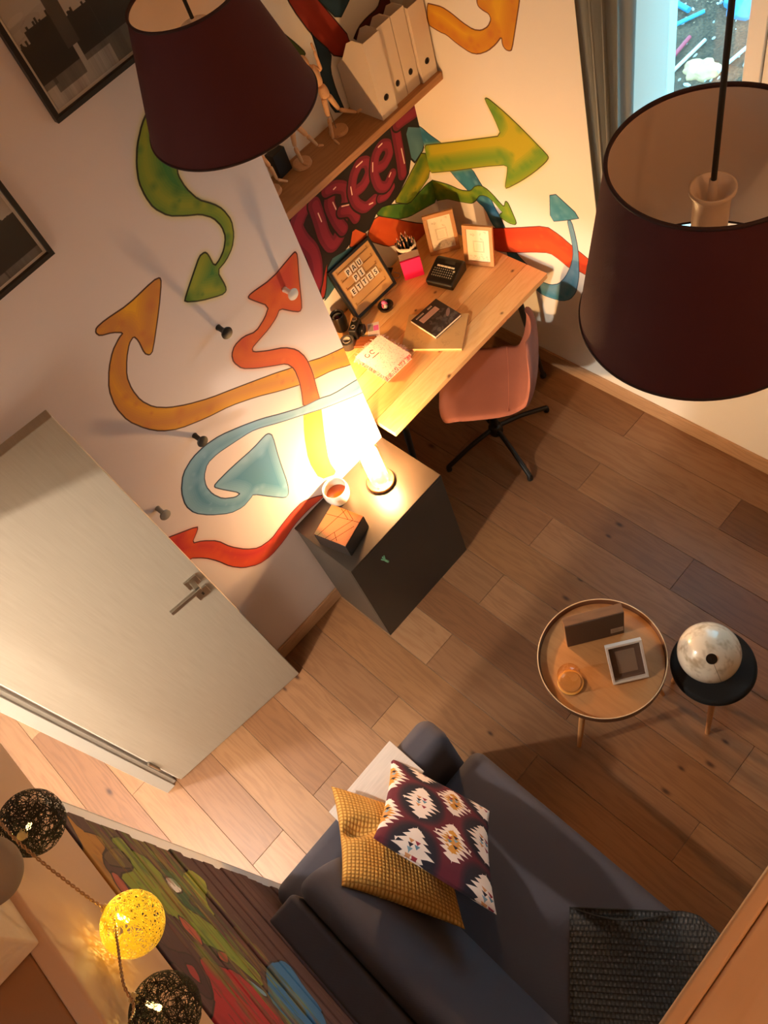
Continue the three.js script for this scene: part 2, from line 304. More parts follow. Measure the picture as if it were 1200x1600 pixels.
// the wall with the window: the opening is cut through 20 cm of masonry
const WZ0 = 0.482, WZ1 = 1.45, WY0 = 0.95, WY1 = 2.35;
{
  const s = new THREE.Shape([V(-0.77, 0), V(3.6, 0), V(3.6, CEIL), V(-0.77, CEIL)].map((p) => new THREE.Vector2(p.x, p.y)));
  s.holes.push(new THREE.Path([[WZ0, WY0], [WZ0, WY1], [WZ1, WY1], [WZ1, WY0]].map((p) => new THREE.Vector2(...p))));
  const g = new THREE.ExtrudeGeometry(s, { depth: 0.26, bevelEnabled: false });
  g.applyMatrix4(new THREE.Matrix4().makeBasis(V(0, 0, 1), V(0, 1, 0), V(-1, 0, 0))); g.translate(XB + 0.26, 0, 0);
  const w = struct('wall_right', [muralB.uv(g)], muralB.mat);
  muralB.skin(PAINT_B, w, XB, ZA + 0.001, 3, () => 'painted_arrow');
}
const wallLeft = struct('wall_left', [span(-1.745, XD, 0, SOFFIT, 0.755, 3.6), span(-1.745, XD, 2.07, SOFFIT, 0, 0.755)], mat.white);
struct('wall_front', [span(-3.3, 1.4, 0, CEIL, 3.42, 3.6)], mat.white);
struct('wall_hall_end', [span(-3.3, -1.745, 0, CEIL, -2.2, -2.0)], mat.white);
struct('wall_hall_back', [span(-1.745, -0.1, 0, SOFFIT, -2.1, -2.0), span(-0.12, -0.1, 0, SOFFIT, -2.0, -0.77)], mat.white);
struct('wall_hall_left', [span(-3.4, -3.2, 0, CEIL, -2.2, 3.6)], mat.white);
struct('ceiling', [span(-3.4, 1.45, CEIL, CEIL + 0.15, -2.2, 3.6)], mat.ceiling);
const skirt = woodTex([192, 152, 112], [154, 114, 78], 0.2, 1.0, 6, 3.3, 0, 128, 512);
const skirtMat = M(0xffffff, 0.5, { map: skirt });
struct('baseboard_back', [span(-1.66, 0, 0, 0.085, 0, 0.012, 0.003, 0)], skirtMat);
struct('baseboard_right', [span(XB - 0.012, XB, 0, 0.095, ZA, 3.4, 0.003, 2)], skirtMat);
struct('baseboard_recess', [span(0, XB - 0.012, 0, 0.095, ZA, ZA + 0.012, 0.003, 0)], skirtMat);
struct('baseboard_left', [span(XD, XD + 0.012, 0, 0.085, 0.80, 3.4, 0.003, 2)], skirtMat);

// loft: slab with its edge towards the room, floorboards on it; its rim also runs across the front
const loftMat = M(0xd2b49b, 0.7, { bumpMap: grain, bumpScale: 0.0008 });
const loft = struct('loft_floor', [span(-3.2, -1.40, SOFFIT, RIM - 0.03, -2.0, 3.42), span(-1.40, XB, SOFFIT, RIM - 0.03, 2.06, 3.42)], mat.ceiling);
obj('fascia', [span(-1.40, -1.38, SOFFIT, RIM - 0.006, 0, 2.06, 0.002, 2)], loftMat, loft);
obj('bead', [span(-1.398, -1.377, RIM - 0.012, RIM, 0, 2.04, 0.004, 2)], loftMat, loft);
obj('rim_board', [span(-1.475, -1.398, RIM - 0.03, RIM - 0.002, 0, 2.06, 0.003, 2)], M(0x9a7350, 0.6), loft);
const pine = woodTex([252, 216, 164], [234, 182, 122], 0.22, 1.0, 7, 2.2, 7, 256, 1024, 0.62, 0.75);
const pinePale = woodTex([236, 208, 174], [220, 184, 144], 0.3, 1.0, 5, 8.8, 3);
for (let i = 0; i < 8; i++) obj('floorboard', [span(-1.475 - 0.14 * (i + 1) + 0.001, -1.475 - 0.14 * i - 0.001, RIM - 0.03, RIM - 0.008, -1.9, 3.4, 0.002, 2)], M(0xa06a44, 0.5, { map: pine }), loft);
const railMat = M(0xf0e6de, 0.55, { map: pinePale, bumpMap: pinePale, bumpScale: 0.0012 });
obj('nosing', [span(-1.38, XB, RIM - 0.03, RIM + 0.001, 2.034, 2.047, 0.003, 0)], railMat, loft);
for (let i = 0; i < 3; i++) obj('floorboard', [span(-1.38, XB, RIM - 0.03, RIM, 2.0475 + 0.16 * i, 2.0465 + 0.16 * (i + 1), 0.003, 0)], railMat, loft);
// ------------------------------------------------------------------ door, opened flat along the painted wall
{
  const d = tag(new THREE.Group(), 'white interior door standing open beside the painted arrows, square lever handle', null, null, 'structure');
  d.name = 'door_1'; d.position.set(-1.671, 0, 0.045); d.rotation.y = -0.117; scene.add(d);
  const doorGrain = dataTex(256, 256, (u, v) => { const n = tile((a, b) => perlin.noise(a * 120, b * 6, 4), u, v), m = tile((a, b) => perlin.noise(a * 40, b * 3, 9), u, v); const g = 226 + 9 * n + 7 * m; return [g, g * 0.965, g * 0.91]; }, true, 0.35, 0.6);
  const leafMat = M(0xb2a99d, 0.5, { map: doorGrain });
  obj('door_leaf', [span(0.008, 0.713, 0.006, 2.04, -0.04, 0, 0.0025, 1)], leafMat, d);
  obj('rebate', [span(0.0, 0.012, 0.006, 2.04, -0.04, -0.012, 0.002, 1)], M(0xcfc6b6, 0.5), d);
  for (const y of [0.22, 1.82]) { obj('hinge', [span(0.004, 0.010, y, y + 0.1, -0.006, 0.006, 0.002, 1), rod([0.004, y, 0.006], [0.004, y + 0.1, 0.006], 0.006)], mat.steel, d); }
  obj('handle_rose', [box(0.052, 0.052, 0.009, 0.665, 1.06, 0.0045, 0.001)], mat.steel, d);
  obj('keyhole_plate', [box(0.052, 0.052, 0.009, 0.665, 0.972, 0.0045, 0.001)], mat.steel, d);
  obj('keyhole', [box(0.008, 0.017, 0.002, 0.665, 0.99, 0.0092, 0.0005)], mat.black, d);
  obj('lever_handle', [box(0.02, 0.02, 0.045, 0.665, 1.076, 0.03, 0.002), box(0.135, 0.02, 0.013, 0.6075, 1.076, 0.05, 0.002)], mat.steel, d);
  const fr = new THREE.Group(); fr.name = 'door_frame'; scene.add(fr); fr.userData = { kind: 'structure', label: 'white rebated door frame around the doorway' };
  const frameMat = M(0xb0a89b, 0.5);
  obj('frame_post', [span(-1.745, -1.683, 0, 2.07, 0.004, 0.028, 0.002), span(-1.745, -1.70, 0, 2.07, 0.028, 0.04, 0.002)], frameMat, fr);
  obj('frame_post', [span(-1.75, XD - 0.002, 0, 2.07, 0.742, 0.755, 0.002)], frameMat, fr);
  obj('frame_head', [span(-1.75, XD - 0.002, 2.055, 2.07, 0.04, 0.742, 0.002, 2)], frameMat, fr);
}
// ------------------------------------------------------------------ window and what lies outside it
{
  const w = tag(new THREE.Group(), 'tall white window in the right wall behind the burgundy lampshade', null, null, 'structure'); w.name = 'window_1'; scene.add(w);
  const fm = M(0xf0e9de, 0.45), glass = P(0xffffff, 0.02, { transmission: 1, thickness: 0, ior: 1.45 });
  const x0 = XB + 0.19, x1 = XB + 0.245;
  obj('window_frame', [span(x0, x1, WY0, WY1, WZ1 - 0.05, WZ1, 0.003), span(x0, x1, WY0, WY0 + 0.06, WZ0 + 0.001, WZ1 - 0.05, 0.003, 2), span(x0, x1, WY1 - 0.05, WY1, WZ0 + 0.001, WZ1 - 0.05, 0.003, 2)], fm, w);
  obj('mullion', [span(x0 - 0.012, x1, WY0 + 0.06, WY1 - 0.05, 0.775, 0.835, 0.004), span(x0 - 0.005, x1, WY0 + 0.06, WY1 - 0.05, 0.838, 0.895, 0.004)], fm, w);
  obj('pane', [span(x0 + 0.02, x0 + 0.024, WY0 + 0.06, WY1 - 0.05, WZ0 + 0.001, 0.775)], glass, w);
  obj('pane', [span(x0 + 0.02, x0 + 0.024, WY0 + 0.06, WY1 - 0.05, 0.895, WZ1 - 0.05)], glass, w);
  obj('window_sill', [span(XB - 0.03, x0, WY0 - 0.02, WY0 + 0.004, WZ0 + 0.001, WZ1 - 0.001, 0.004, 2)], fm, w);

  const dirt = dataTex(512, 512, (u, v) => { const n = tile((a, b) => fbm(a * 9, b * 9, 2), u, v), f = tile((a, b) => perlin.noise(a * 70, b * 70, 5), u, v); const g = 92 + 70 * n + 55 * f; return f > 0.5 ? [210, 210, 215] : [g, g * 0.95, g * 0.93]; }, true, 1.2, 1.2);
  const yard = struct('ground', [span(1.45, 14, -0.4, -0.15, -9, 9)], M(0xffc49c, 0.95, { map: dirt }));
  struct('wall_outside', [span(1.40, 1.45, -0.4, 0, -9, 9)], mat.grey);
  const heap = (name, x, z, r, h, color, label) => {
    const g = new THREE.SphereGeometry(1, 28, 12, 0, Math.PI * 2, 0, Math.PI / 2), p = g.attributes.position;
    for (let i = 0; i < p.count; i++) { const X = p.getX(i), Z = p.getZ(i), k = 1 + 0.35 * perlin.noise(X * 2 + x, Z * 2, z); p.setXYZ(i, X * r * k, p.getY(i) * h * (1 + 0.4 * perlin.noise(X * 4, Z * 4, 3)), Z * r * k); }
    g.computeVertexNormals(); const o = obj(name, g, M(color, 0.95, { bumpMap: grain, bumpScale: 0.004 })); o.position.set(x, -0.15, z); tag(o, label, name.split('_')[1] ?? name);
  };
  heap('sand_heap', 3.7, -0.76, 0.12, 0.04, 0xf0b488, 'pale sand heap on the dark ground outside the window');
  heap('rubble_heap', 4.42, -0.86, 0.16, 0.06, 0x5aa0e0, 'blue heap at the top right corner outside the window');
  heap('gravel_heap', 3.95, -0.42, 0.1, 0.04, 0xf0c8a0, 'small whitish gravel heap beside the window mullion, outside');
  const pipe = (a, b, r, color, label) => tag(obj('pipe', [rod([a[0], -0.14 + r, a[1]], [b[0], -0.14 + r, b[1]], r)], M(color, 0.5)), label, 'pipe');
  pipe([4.27, -1.4], [4.2, -1.18], 0.02, 0x39a0d8, 'short thick blue pipe, far one on the ground outside');
  pipe([4.23, -1.08], [3.9, -1.24], 0.014, 0x48b0e0, 'long thin blue pipe angled against the short blue one outside');
  pipe([3.95, -1.01], [3.6, -0.98], 0.014, 0xc23a50, 'red pipe on the ground outside, between blue and white ones');
  pipe([3.96, -0.9], [3.45, -0.91], 0.012, 0xe8f0f4, 'longer white pipe on the ground outside, next to the red one');
  pipe([3.98, -0.61], [3.7, -0.64], 0.012, 0xe8f0f4, 'shorter white pipe on the ground outside, by the mullion');
  const pb = new THREE.InstancedMesh(new THREE.IcosahedronGeometry(0.016, 0), M(0xd8dade, 0.8), 420), mm = new THREE.Matrix4();
  for (let i = 0; i < 420; i++) { const s = rnd(0.3, 1.2); mm.compose(V(rnd(2.6, 5.4), -0.148, rnd(-2.2, 0.6)), new THREE.Quaternion().setFromEuler(new THREE.Euler(rnd(0, 3), rnd(0, 3), 0)), V(s, s * 0.6, s * rnd(0.7, 2))); pb.setMatrixAt(i, mm); }
  pb.name = 'pebbles'; tag(pb, 'white stone chips scattered over the dark ground outside', 'pebbles', null, 'stuff'); scene.add(pb);
}
// ------------------------------------------------------------------ curtain: a pleated sheet, gathered narrower towards the bottom
{
  const c = thing('curtain', 'grey pleated curtain hanging at the left side of the window', 'curtain');
  const nu = 120, nv = 40, pos = [], uv = [], idx = [];
  for (let j = 0; j <= nv; j++) for (let i = 0; i <= nu; i++) {
    const t = i / nu, y = 0.86 + (2.5 - 0.86) * (j / nv), zl = 0.385 - (y - 0.95) * 0.083, zr = 0.508 + (y - 1.6) * 0.02;
    const ph = t * 6.283 * 4.2 + 0.5 + 0.4 * Math.sin(y * 1.3), x = 1.078 + 0.028 * Math.sin(ph) + 0.006 * Math.sin(ph * 2.3 + y);
    pos.push(x, y, zl + (zr - zl) * t + 0.008 * Math.sin(ph * 2)); uv.push(t * 0.6, y);
  }
  for (let j = 0; j < nv; j++) for (let i = 0; i < nu; i++) { const a = j * (nu + 1) + i; idx.push(a, a + 1, a + nu + 1, a + 1, a + nu + 2, a + nu + 1); }
  const g = new THREE.BufferGeometry(); g.setAttribute('position', new THREE.Float32BufferAttribute(pos, 3)); g.setAttribute('uv', new THREE.Float32BufferAttribute(uv, 2)); g.setIndex(idx); g.computeVertexNormals();
  obj('cloth', g, M(0x8c8c84, 0.95, { ...side2, bumpMap: weave, bumpScale: 0.0005 }), c);
  obj('curtain_rod', [rod([1.08, 2.51, 0.15], [1.08, 2.51, 1.7], 0.011)], mat.blackMetal, c);
  for (const z of [0.2, 1.6]) obj('bracket', [rod([1.08, 2.51, z], [XB, 2.51, z], 0.007)], mat.blackMetal, c);
}
// ------------------------------------------------------------------ pendant lamps (unlit): burgundy drum shades on a cord from the ceiling
function pendant(label, x, y, z, rt, rb, h) {
  const t = thing('pendant_lamp', label, 'lamp', [x, y, z], 0);
  const outer = M(0x4c141a, 0.8, { bumpMap: weave, bumpScale: 0.0004 }), inner = M(0xd2bfae, 0.85);
  obj('lamp_shade', [lathe([[rt, 0], [rb, -h], [rb - 0.0025, -h], [rt - 0.0025, 0], [rt, 0]], 96)], outer, t);
  obj('shade_lining', [lathe([[rt - 0.003, -0.004], [rb - 0.003, -h + 0.004], [rb - 0.0045, -h + 0.004], [rt - 0.0045, -0.004], [rt - 0.003, -0.004]], 96)], inner, t);
  for (const [r, yy] of [[rt, 0], [rb, -h]]) { const g = new THREE.TorusGeometry(r - 0.001, 0.0032, 10, 96); g.rotateX(Math.PI / 2); g.translate(0, yy, 0); obj('rim', g, M(0x2a0c10, 0.7), t); }
  const yr = -h * 0.55;
  for (let k = 0; k < 3; k++) { const a = 0.5 + k * 2.094, r = rt + (rb - rt) * 0.55 - 0.006; obj('spoke', [rod([0.028 * Math.cos(a), yr, 0.028 * Math.sin(a)], [r * Math.cos(a), yr, r * Math.sin(a)], 0.0013, 0.0013, 8)], mat.white, t); }
  obj('socket', [lathe([[0.0, -0.086], [0.016, -0.086], [0.02, -0.07], [0.03, -0.058], [0.0335, -0.058], [0.0335, -0.064], [0.028, -0.072], [0.0265, -0.09], [0.0265, yr - 0.02], [0.02, yr - 0.03], [0.0, yr - 0.03]], 36), lathe([[0.0, -0.045], [0.006, -0.045], [0.0075, -0.086], [0, -0.086]], 16)], M(0xd8c4b0, 0.45), t);
  obj('bulb', [lathe([[0.013, yr - 0.03], [0.016, yr - 0.045], [0.03, yr - 0.075], [0.0325, yr - 0.095], [0.026, yr - 0.118], [0.012, yr - 0.128], [0, yr - 0.13]], 32)], P(0xffffff, 0.12, { transmission: 0.7, thickness: 0 }), t);
  obj('cord', [rod([0, -0.05, 0], [0, CEIL - y - 0.03, 0], 0.0042)], mat.black, t);
  obj('ceiling_rose', [lathe([[0.0, CEIL - y - 0.035], [0.045, CEIL - y - 0.03], [0.05, CEIL - y], [0, CEIL - y]], 32)], mat.black, t);
}
pendant('burgundy drum lampshade hanging in front of the window', -0.145, 2.74, 1.505, 0.1506, 0.2, 0.301);
pendant('burgundy drum lampshade hanging in front of the shelf', -0.2204, 2.7825, 0.3695, 0.1224, 0.2, 0.2554);
// ------------------------------------------------------------------ pedestal cabinet and what stands on it
const CH = 0.677;
{
  const c = thing('pedestal_cabinet', 'dark grey cube cabinet against the arrow wall with a small green hand sticker', 'cabinet');
  const dark = M(0x39322b, 0.38), top = M(0x2c231b, 0.36, { bumpMap: grain, bumpScale: 0.0002 });
  obj('side_panel', [span(-0.554, -0.536, 0, CH - 0.014, 0.014, 0.33, 0.0015)], dark, c);
  obj('side_panel', [span(-0.018, 0, 0, CH - 0.014, 0.014, 0.33, 0.0015)], dark, c);
  obj('back_panel', [span(-0.535, -0.019, 0, CH - 0.014, 0.014, 0.026)], dark, c);
  obj('base_panel', [span(-0.535, -0.019, 0, 0.018, 0.027, 0.33)], dark, c);
  obj('cabinet_top', [span(-0.554, 0, CH - 0.014, CH, 0.001, 0.347, 0.0015)], top, c);
  const front = obj('front_panel', [span(-0.554, 0, 0, CH - 0.015, 0.331, 0.347, 0.0015)], M(0x2e2822, 0.42), c);
  const st = [limb([-0.388, 0.498, 0.3475], [-0.4, 0.536, 0.3475], 0.0055, 0.006, 10)];
  for (const [dx, dy] of [[-0.012, 0.028], [-0.002, 0.036], [0.008, 0.032]]) st.push(limb([-0.4, 0.534, 0.3475], [-0.402 + dx, 0.538 + dy, 0.3475], 0.0036, 0.0032, 8));
  for (const s of st) s.applyMatrix4(new THREE.Matrix4().makeTranslation(0, 0, 0.3475).multiply(new THREE.Matrix4().makeScale(1, 1, 0.25)).multiply(new THREE.Matrix4().makeTranslation(0, 0, -0.3475)));
  obj('sticker', st, M(0x6fae84, 0.7), front, 'small pale green hand shaped sticker');
}
{
  const x = -0.17, z = 0.158, t = thing('bell_jar_lamp', 'glowing glass bell jar lamp on the cabinet', 'lamp', [x, CH, z]);
  obj('base', [lathe([[0, 0.0006], [0.056, 0.0006], [0.06, 0.004], [0.06, 0.014], [0.056, 0.018], [0, 0.018]], 56)], M(0xb07a48, 0.45, { map: oak[0] }), t);
  const r = 0.047, H = 0.275, prof = [[r + 0.003, 0.0185], [r + 0.003, 0.022], [r, 0.024], [r, H - r]];
  for (let a = 0; a <= 10; a++) prof.push([r * Math.cos(a * Math.PI / 20), H - r + r * Math.sin(a * Math.PI / 20)]);
  obj('glass_dome', [lathe(prof, 56)], P(0xfff6e0, 0.06, { transmission: 1, thickness: 0, ior: 1.45, emissive: 0xffd98a, emissiveIntensity: 2.0, ...side2 }), t);  // glass given its own glow, standing for bloom around the bulb
  // fairy lights wound up inside: a wire and its warm beads
  const turns = 5, path = []; for (let i = 0; i <= 60; i++) { const a = i / 60; path.push([0.036 * Math.cos(a * turns * 6.283) * (1 - 0.2 * a), 0.024 + 0.2 * a, 0.036 * Math.sin(a * turns * 6.283) * (1 - 0.2 * a)]); }
  obj('wire', [tube(path, 0.0007, 160, 6)], M(0xc07a3a, 0.3, { metalness: 1 }), t);
  const em = new THREE.MeshStandardMaterial({ color: 0x000000, emissive: 0xffb860, emissiveIntensity: 26, roughness: 0.5 });
  for (let i = 2; i < 60; i += 3) { const g = new THREE.SphereGeometry(0.0042, 12, 8); g.translate(...path[i]); obj('light_bead', g, em, t); }
  obj('bulb', [lathe([[0, 0.06], [0.01, 0.061], [0.014, 0.075], [0.022, 0.095], [0.0245, 0.112], [0.021, 0.13], [0.012, 0.142], [0, 0.145]], 36)], new THREE.MeshStandardMaterial({ color: 0x000000, emissive: 0xffd98a, emissiveIntensity: 14 }), t);
  obj('added_glow_sleeve', [lathe([[0.04, 0.025], [0.04, 0.22], [0.03, 0.25], [0.012, 0.262], [0, 0.263]], 48)], new THREE.MeshStandardMaterial({ color: 0xfff0d0, emissive: 0xffe0a0, emissiveIntensity: 1.6, transparent: true, opacity: 0.5, roughness: 1, ...side2 }), t);  // added glowing sleeve, makes the whole jar look overexposed
  obj('bulb_socket', [lathe([[0, 0.018], [0.016, 0.018], [0.016, 0.056], [0.012, 0.0595], [0, 0.0595]], 28)], M(0xd8c08a, 0.4), t);
  lamp('jar', x, CH + 0.112, z, 0.9);
}
{
  const t = thing('ceramic_mug', 'thick white ceramic mug of tea beside the bell jar lamp', 'mug', [-0.333, CH, 0.062]);
  obj('mug_body', [lathe([[0, 0.0006], [0.036, 0.0006], [0.042, 0.004], [0.05, 0.02], [0.056, 0.042], [0.057, 0.06], [0.053, 0.08], [0.0505, 0.083], [0.048, 0.08], [0.051, 0.06], [0.05, 0.042], [0.044, 0.02], [0.036, 0.01], [0, 0.009]], 56)], P(0xece4d6, 0.25, { clearcoat: 0.4 }), t);
  obj('tea', [lathe([[0, 0.034], [0.047, 0.034], [0.045, 0.028], [0, 0.028]], 40)], P(0x8a3a18, 0.08), t);
}
{
  const t = thing('mirror_box', 'square dark box with a copper mirror lid, on the cabinet corner', 'box', [-0.449, CH, 0.207], -1.321);
  obj('box_body', [box(0.156, 0.084, 0.15, 0, 0.0006, 0, 0.002)], M(0x221b17, 0.4), t);
  const lid = canvasTex(512, 512, (c, w) => { c.fillStyle = '#e89a6e'; c.fillRect(0, 0, w, w); c.strokeStyle = '#5a3018'; c.lineWidth = 7; const L = (...p) => { c.beginPath(); c.moveTo(p[0] * w, p[1] * w); c.lineTo(p[2] * w, p[3] * w); c.stroke(); }; L(0, 0.68, 1, 0.78); L(0.12, 0, 0.46, 1); L(0.36, 0, 0.8, 0.78); L(0.55, 0.0, 0.92, 0.62); L(0.5, 0.26, 0.7, 0.05); L(0.32, 0.98, 0.66, 0.75); L(0.5, 1, 0.8, 0.79); });
  const g = box(0.153, 0.003, 0.147, 0, 0.085, 0, 0.001); planeUV(g, 0, -0.0765, 0.0765, 0, 1); const p = g.attributes.position, uv = g.attributes.uv; for (let i = 0; i < p.count; i++) uv.setY(i, p.getZ(i) / 0.147 + 0.5);
  obj('mirror_lid', g, M(0xffffff, 0.16, { metalness: 1, map: lid }), t);
}
// ------------------------------------------------------------------ pegs on the painted wall
{
  const peg = (label, x, y, m) => {
    const t = thing('wall_hook', label, 'hook', [x, y, 0], 0, 'round wall hooks on the arrow wall');
    obj('stem', [place(lathe([[0, 0.0006], [0.0105, 0.0006], [0.009, 0.008], [0.0085, 0.034], [0.0095, 0.038], [0, 0.038]], 28), 0, 0, 0, Math.PI / 2, 0, 0)], m, t);
    obj('knob', [place(lathe([[0, 0.036], [0.012, 0.0365], [0.0195, 0.042], [0.021, 0.046], [0.0195, 0.049], [0, 0.05]], 36), 0, 0, 0, Math.PI / 2, 0, 0)], m, t);
  };
  peg('white hook on the red arrow head', -0.119, 1.683, M(0xe6dfd4, 0.5)); peg('black hook below the green arrow head', -0.387, 1.757, M(0x1d1a18, 0.5));
  peg('black hook at the rim of the blue curl', -0.657, 1.482, M(0x1d1a18, 0.5)); peg('grey hook near the door edge', -0.912, 1.352, M(0x8d8a82, 0.5));
}
// ------------------------------------------------------------------ framed photographs on the painted wall
function poster(label, x0, x1, y0, y1, draw) {
  const t = thing('picture_frame', label, 'picture', [0, 0, 0], 0);
  const m = M(0x1d1512, 0.45), f = 0.013;
  obj('frame', [span(x0, x1, y0, y0 + f, 0.0006, 0.02, 0.001, 0), span(x0, x1, y1 - f, y1, 0.0006, 0.02, 0.001, 0), span(x0, x0 + f, y0 + f, y1 - f, 0.0006, 0.02, 0.001), span(x1 - f, x1, y0 + f, y1 - f, 0.0006, 0.02, 0.001)], m, t);
  const tex = canvasTex(640, Math.round(640 * (y1 - y0) / (x1 - x0)), draw);
  obj('mount', [span(x0 + f, x1 - f, y0 + f, y1 - f, 0.002, 0.009)], M(0xd8d2c8, 0.7), t);
  obj('print', [planeUV(span(x0 + f + 0.008, x1 - f - 0.008, y0 + f + 0.008, y1 - f - 0.008, 0.009, 0.0105), 0, x0 + f, x1 - f, y0 + f, y1 - f)], M(0xffffff, 0.35, { map: tex }), t);
}
function skyline(c, w, h, horizon, blocks, tower) {
  const g = c.createLinearGradient(0, 0, 0, h); g.addColorStop(0, '#8f877e'); g.addColorStop(0.5, '#aaa197'); g.addColorStop(1, '#b6aea2'); c.fillStyle = g; c.fillRect(0, 0, w, h);
  for (let i = 0; i < 90; i++) { c.globalAlpha = 0.08; c.fillStyle = rnd() > 0.5 ? '#fff' : '#4a443e'; c.beginPath(); c.ellipse(rnd(0, w), rnd(0, h * horizon), rnd(30, 120), rnd(6, 26), -0.1, 0, 7); c.fill(); }
  for (let i = 0; i < 90; i++) { c.globalAlpha = 0.1; c.fillStyle = rnd() > 0.5 ? '#d8d0c4' : '#5a524a'; c.fillRect(rnd(0, w), h * (horizon + 0.05), rnd(10, 50), h); }
  c.globalAlpha = 1; c.fillStyle = '#3c3630';
  for (const [a, b, t] of blocks) { c.fillRect(a * w, t * h, (b - a) * w, (horizon - t + 0.05) * h); for (let i = 0; i < 8; i++) c.fillRect((a + (b - a) * rnd()) * w, (t - rnd(0, 0.02)) * h, w * 0.012, h * 0.03); }
  c.globalAlpha = 0.55; for (const [a, b, t] of blocks) c.fillRect(a * w, horizon * h, (b - a) * w, (horizon - t) * h * 0.8); c.globalAlpha = 1;
  if (tower) { const [a, b, t] = tower; c.fillStyle = '#544c44'; c.fillRect(a * w, t * h, (b - a) * w, (horizon - t) * h); c.beginPath(); c.moveTo((a - 0.01) * w, t * h); c.lineTo((a + b) / 2 * w, (t - 0.09) * h); c.lineTo((b + 0.01) * w, t * h); c.fill(); c.fillStyle = '#b9b0a4'; c.beginPath(); c.arc((a + b) / 2 * w, (t + 0.04) * h, w * 0.025, 0, 7); c.fill(); }
}
poster('large framed black and white city river photograph with a tower, high on the arrow wall', -0.475, 0.0 - 0.01, 2.56, 3.2, (c, w, h) => skyline(c, w, h, 0.84, [[0.0, 0.1, 0.75], [0.08, 0.27, 0.71], [0.3, 0.46, 0.75], [0.46, 1, 0.58]], [0.24, 0.32, 0.45]));
poster('framed black and white photograph lower left of the tower picture', -1.14, -0.667, 2.318, 2.95, (c, w, h) => skyline(c, w, h, 0.9, [[0, 0.4, 0.66], [0.38, 0.75, 0.7], [0.74, 1, 0.78]], null));
// ------------------------------------------------------------------ desk
const DH = 0.74;
{
  const d = thing('desk', 'pine desk of glued boards on splayed black legs, in the wall recess', 'desk');
  const seams = [0.078, -0.04, -0.145, -0.27, -0.39, -0.5, -0.612], tones = [0xfff2dc, 0xf6e2c4, 0xffeed4, 0xf2dcbc, 0xffecd0, 0xf6e0c2];
  const tex = [pine, woodTex([250, 208, 152], [228, 172, 110], 0.16, 1.1, 5, 6.1, 6, 256, 1024, 0.55, 0.75)];
  for (let i = 0; i < 6; i++) { const z1 = seams[i], z0 = seams[i + 1]; obj('board', [span(0.024, 1.074, DH - 0.03, DH, z0 + 0.0006, z1 - 0.0006, 0.0022, 0)], M(tones[i], 0.42, { map: tex[i % 2] }), d); }
  for (const [x, z, fx, fz] of [[0.15, -0.02, 0.075, 0.02], [0.955, -0.02, 1.03, 0.012], [0.15, -0.5, 0.075, -0.56], [0.955, -0.5, 1.03, -0.56]]) {
    const l = obj('leg', [rod([fx, 0.004, fz], [x, DH - 0.032, z], 0.011, 0.017, 20)], mat.blackMetal, d);
    obj('foot', [lathe([[0, 0.0006], [0.017, 0.0006], [0.018, 0.012], [0.013, 0.03], [0, 0.03]].map((p) => [p[0], p[1]]), 20).translate(fx, 0, fz)], mat.black, l);
    obj('mount_plate', [box(0.075, 0.004, 0.075, x, DH - 0.0345, z, 0.001)], mat.blackMetal, d);
  }
}
const textTile = (s, w, h, bg = '#f0e4d0', fg = '#1c1410', size = 0.86) => canvasTex(w, h, (c) => { c.fillStyle = bg; c.fillRect(0, 0, w, h); c.fillStyle = fg; c.font = `bold ${Math.round(h * size)}px sans-serif`; c.textAlign = 'center'; c.textBaseline = 'middle'; c.fillText(s, w / 2, h / 2 + h * 0.03); });
const onFace = (g, w, h) => { const p = g.attributes.position, uv = g.attributes.uv; for (let i = 0; i < p.count; i++) uv.setXY(i, p.getX(i) / w + 0.5, p.getY(i) / h); return g; };
// things that lean: a group at the foot of the front edge, tipped back by lean
function leaning(name, label, category, x, y, z, yaw, lean, group) { const t = thing(name, label, category, [x, y, z], 0, group); t.rotation.order = 'YXZ'; t.rotation.y = -yaw; t.rotation.x = -lean; return t; }
{
  const t = leaning('letter_board', 'square black framed letter board reading PAU PI ETTES, leaning on the mural', 'sign', 0.534, DH + 0.014, -0.499, 0.02, 0.40);
  const S = 0.268, f = 0.0135, D = 0.03;
  obj('frame', [span(-S / 2, S / 2, 0, f, -D, 0, 0.0015), span(-S / 2, S / 2, S - f, S, -D, 0, 0.0015), span(-S / 2, -S / 2 + f, f, S - f, -D, 0, 0.0015), span(S / 2 - f, S / 2, f, S - f, -D, 0, 0.0015)], mat.black, t);
  obj('panel', [span(-S / 2 + f, S / 2 - f, f, S - f, -D + 0.002, -0.006)], M(0xcba066, 0.6), t);
  const rows = [0.2355, 0.193, 0.15, 0.106, 0.062];
  for (const y of rows) obj('rail', [span(-0.1, 0.1, y - 0.009, y - 0.005, -0.006, -0.001, 0.0008, 0), span(-0.1, -0.094, y - 0.005, y + 0.006, -0.006, -0.003, 0.0005), span(0.094, 0.1, y - 0.005, y + 0.006, -0.006, -0.003, 0.0005)], M(0xb88c54, 0.55), t);
  const face = {};
  [['PAU', -0.048, 0], ['PI', -0.028, 1], ['ETTES', -0.075, 2]].forEach(([s, x0, r]) => [...s].forEach((ch, i) => {
    face[ch] ??= M(0xffffff, 0.5, { map: textTile(ch, 72, 90, '#f6ead6', '#16100c', 0.9) });
    const g = onFace(span(-0.0145, 0.0145, 0, 0.036, -0.0009, 0.0009), 0.029, 0.036);
    g.translate(x0 + i * 0.0365, rows[r + 1] - 0.005, -0.002); obj('letter_tile', g, face[ch], t);
  }));
}
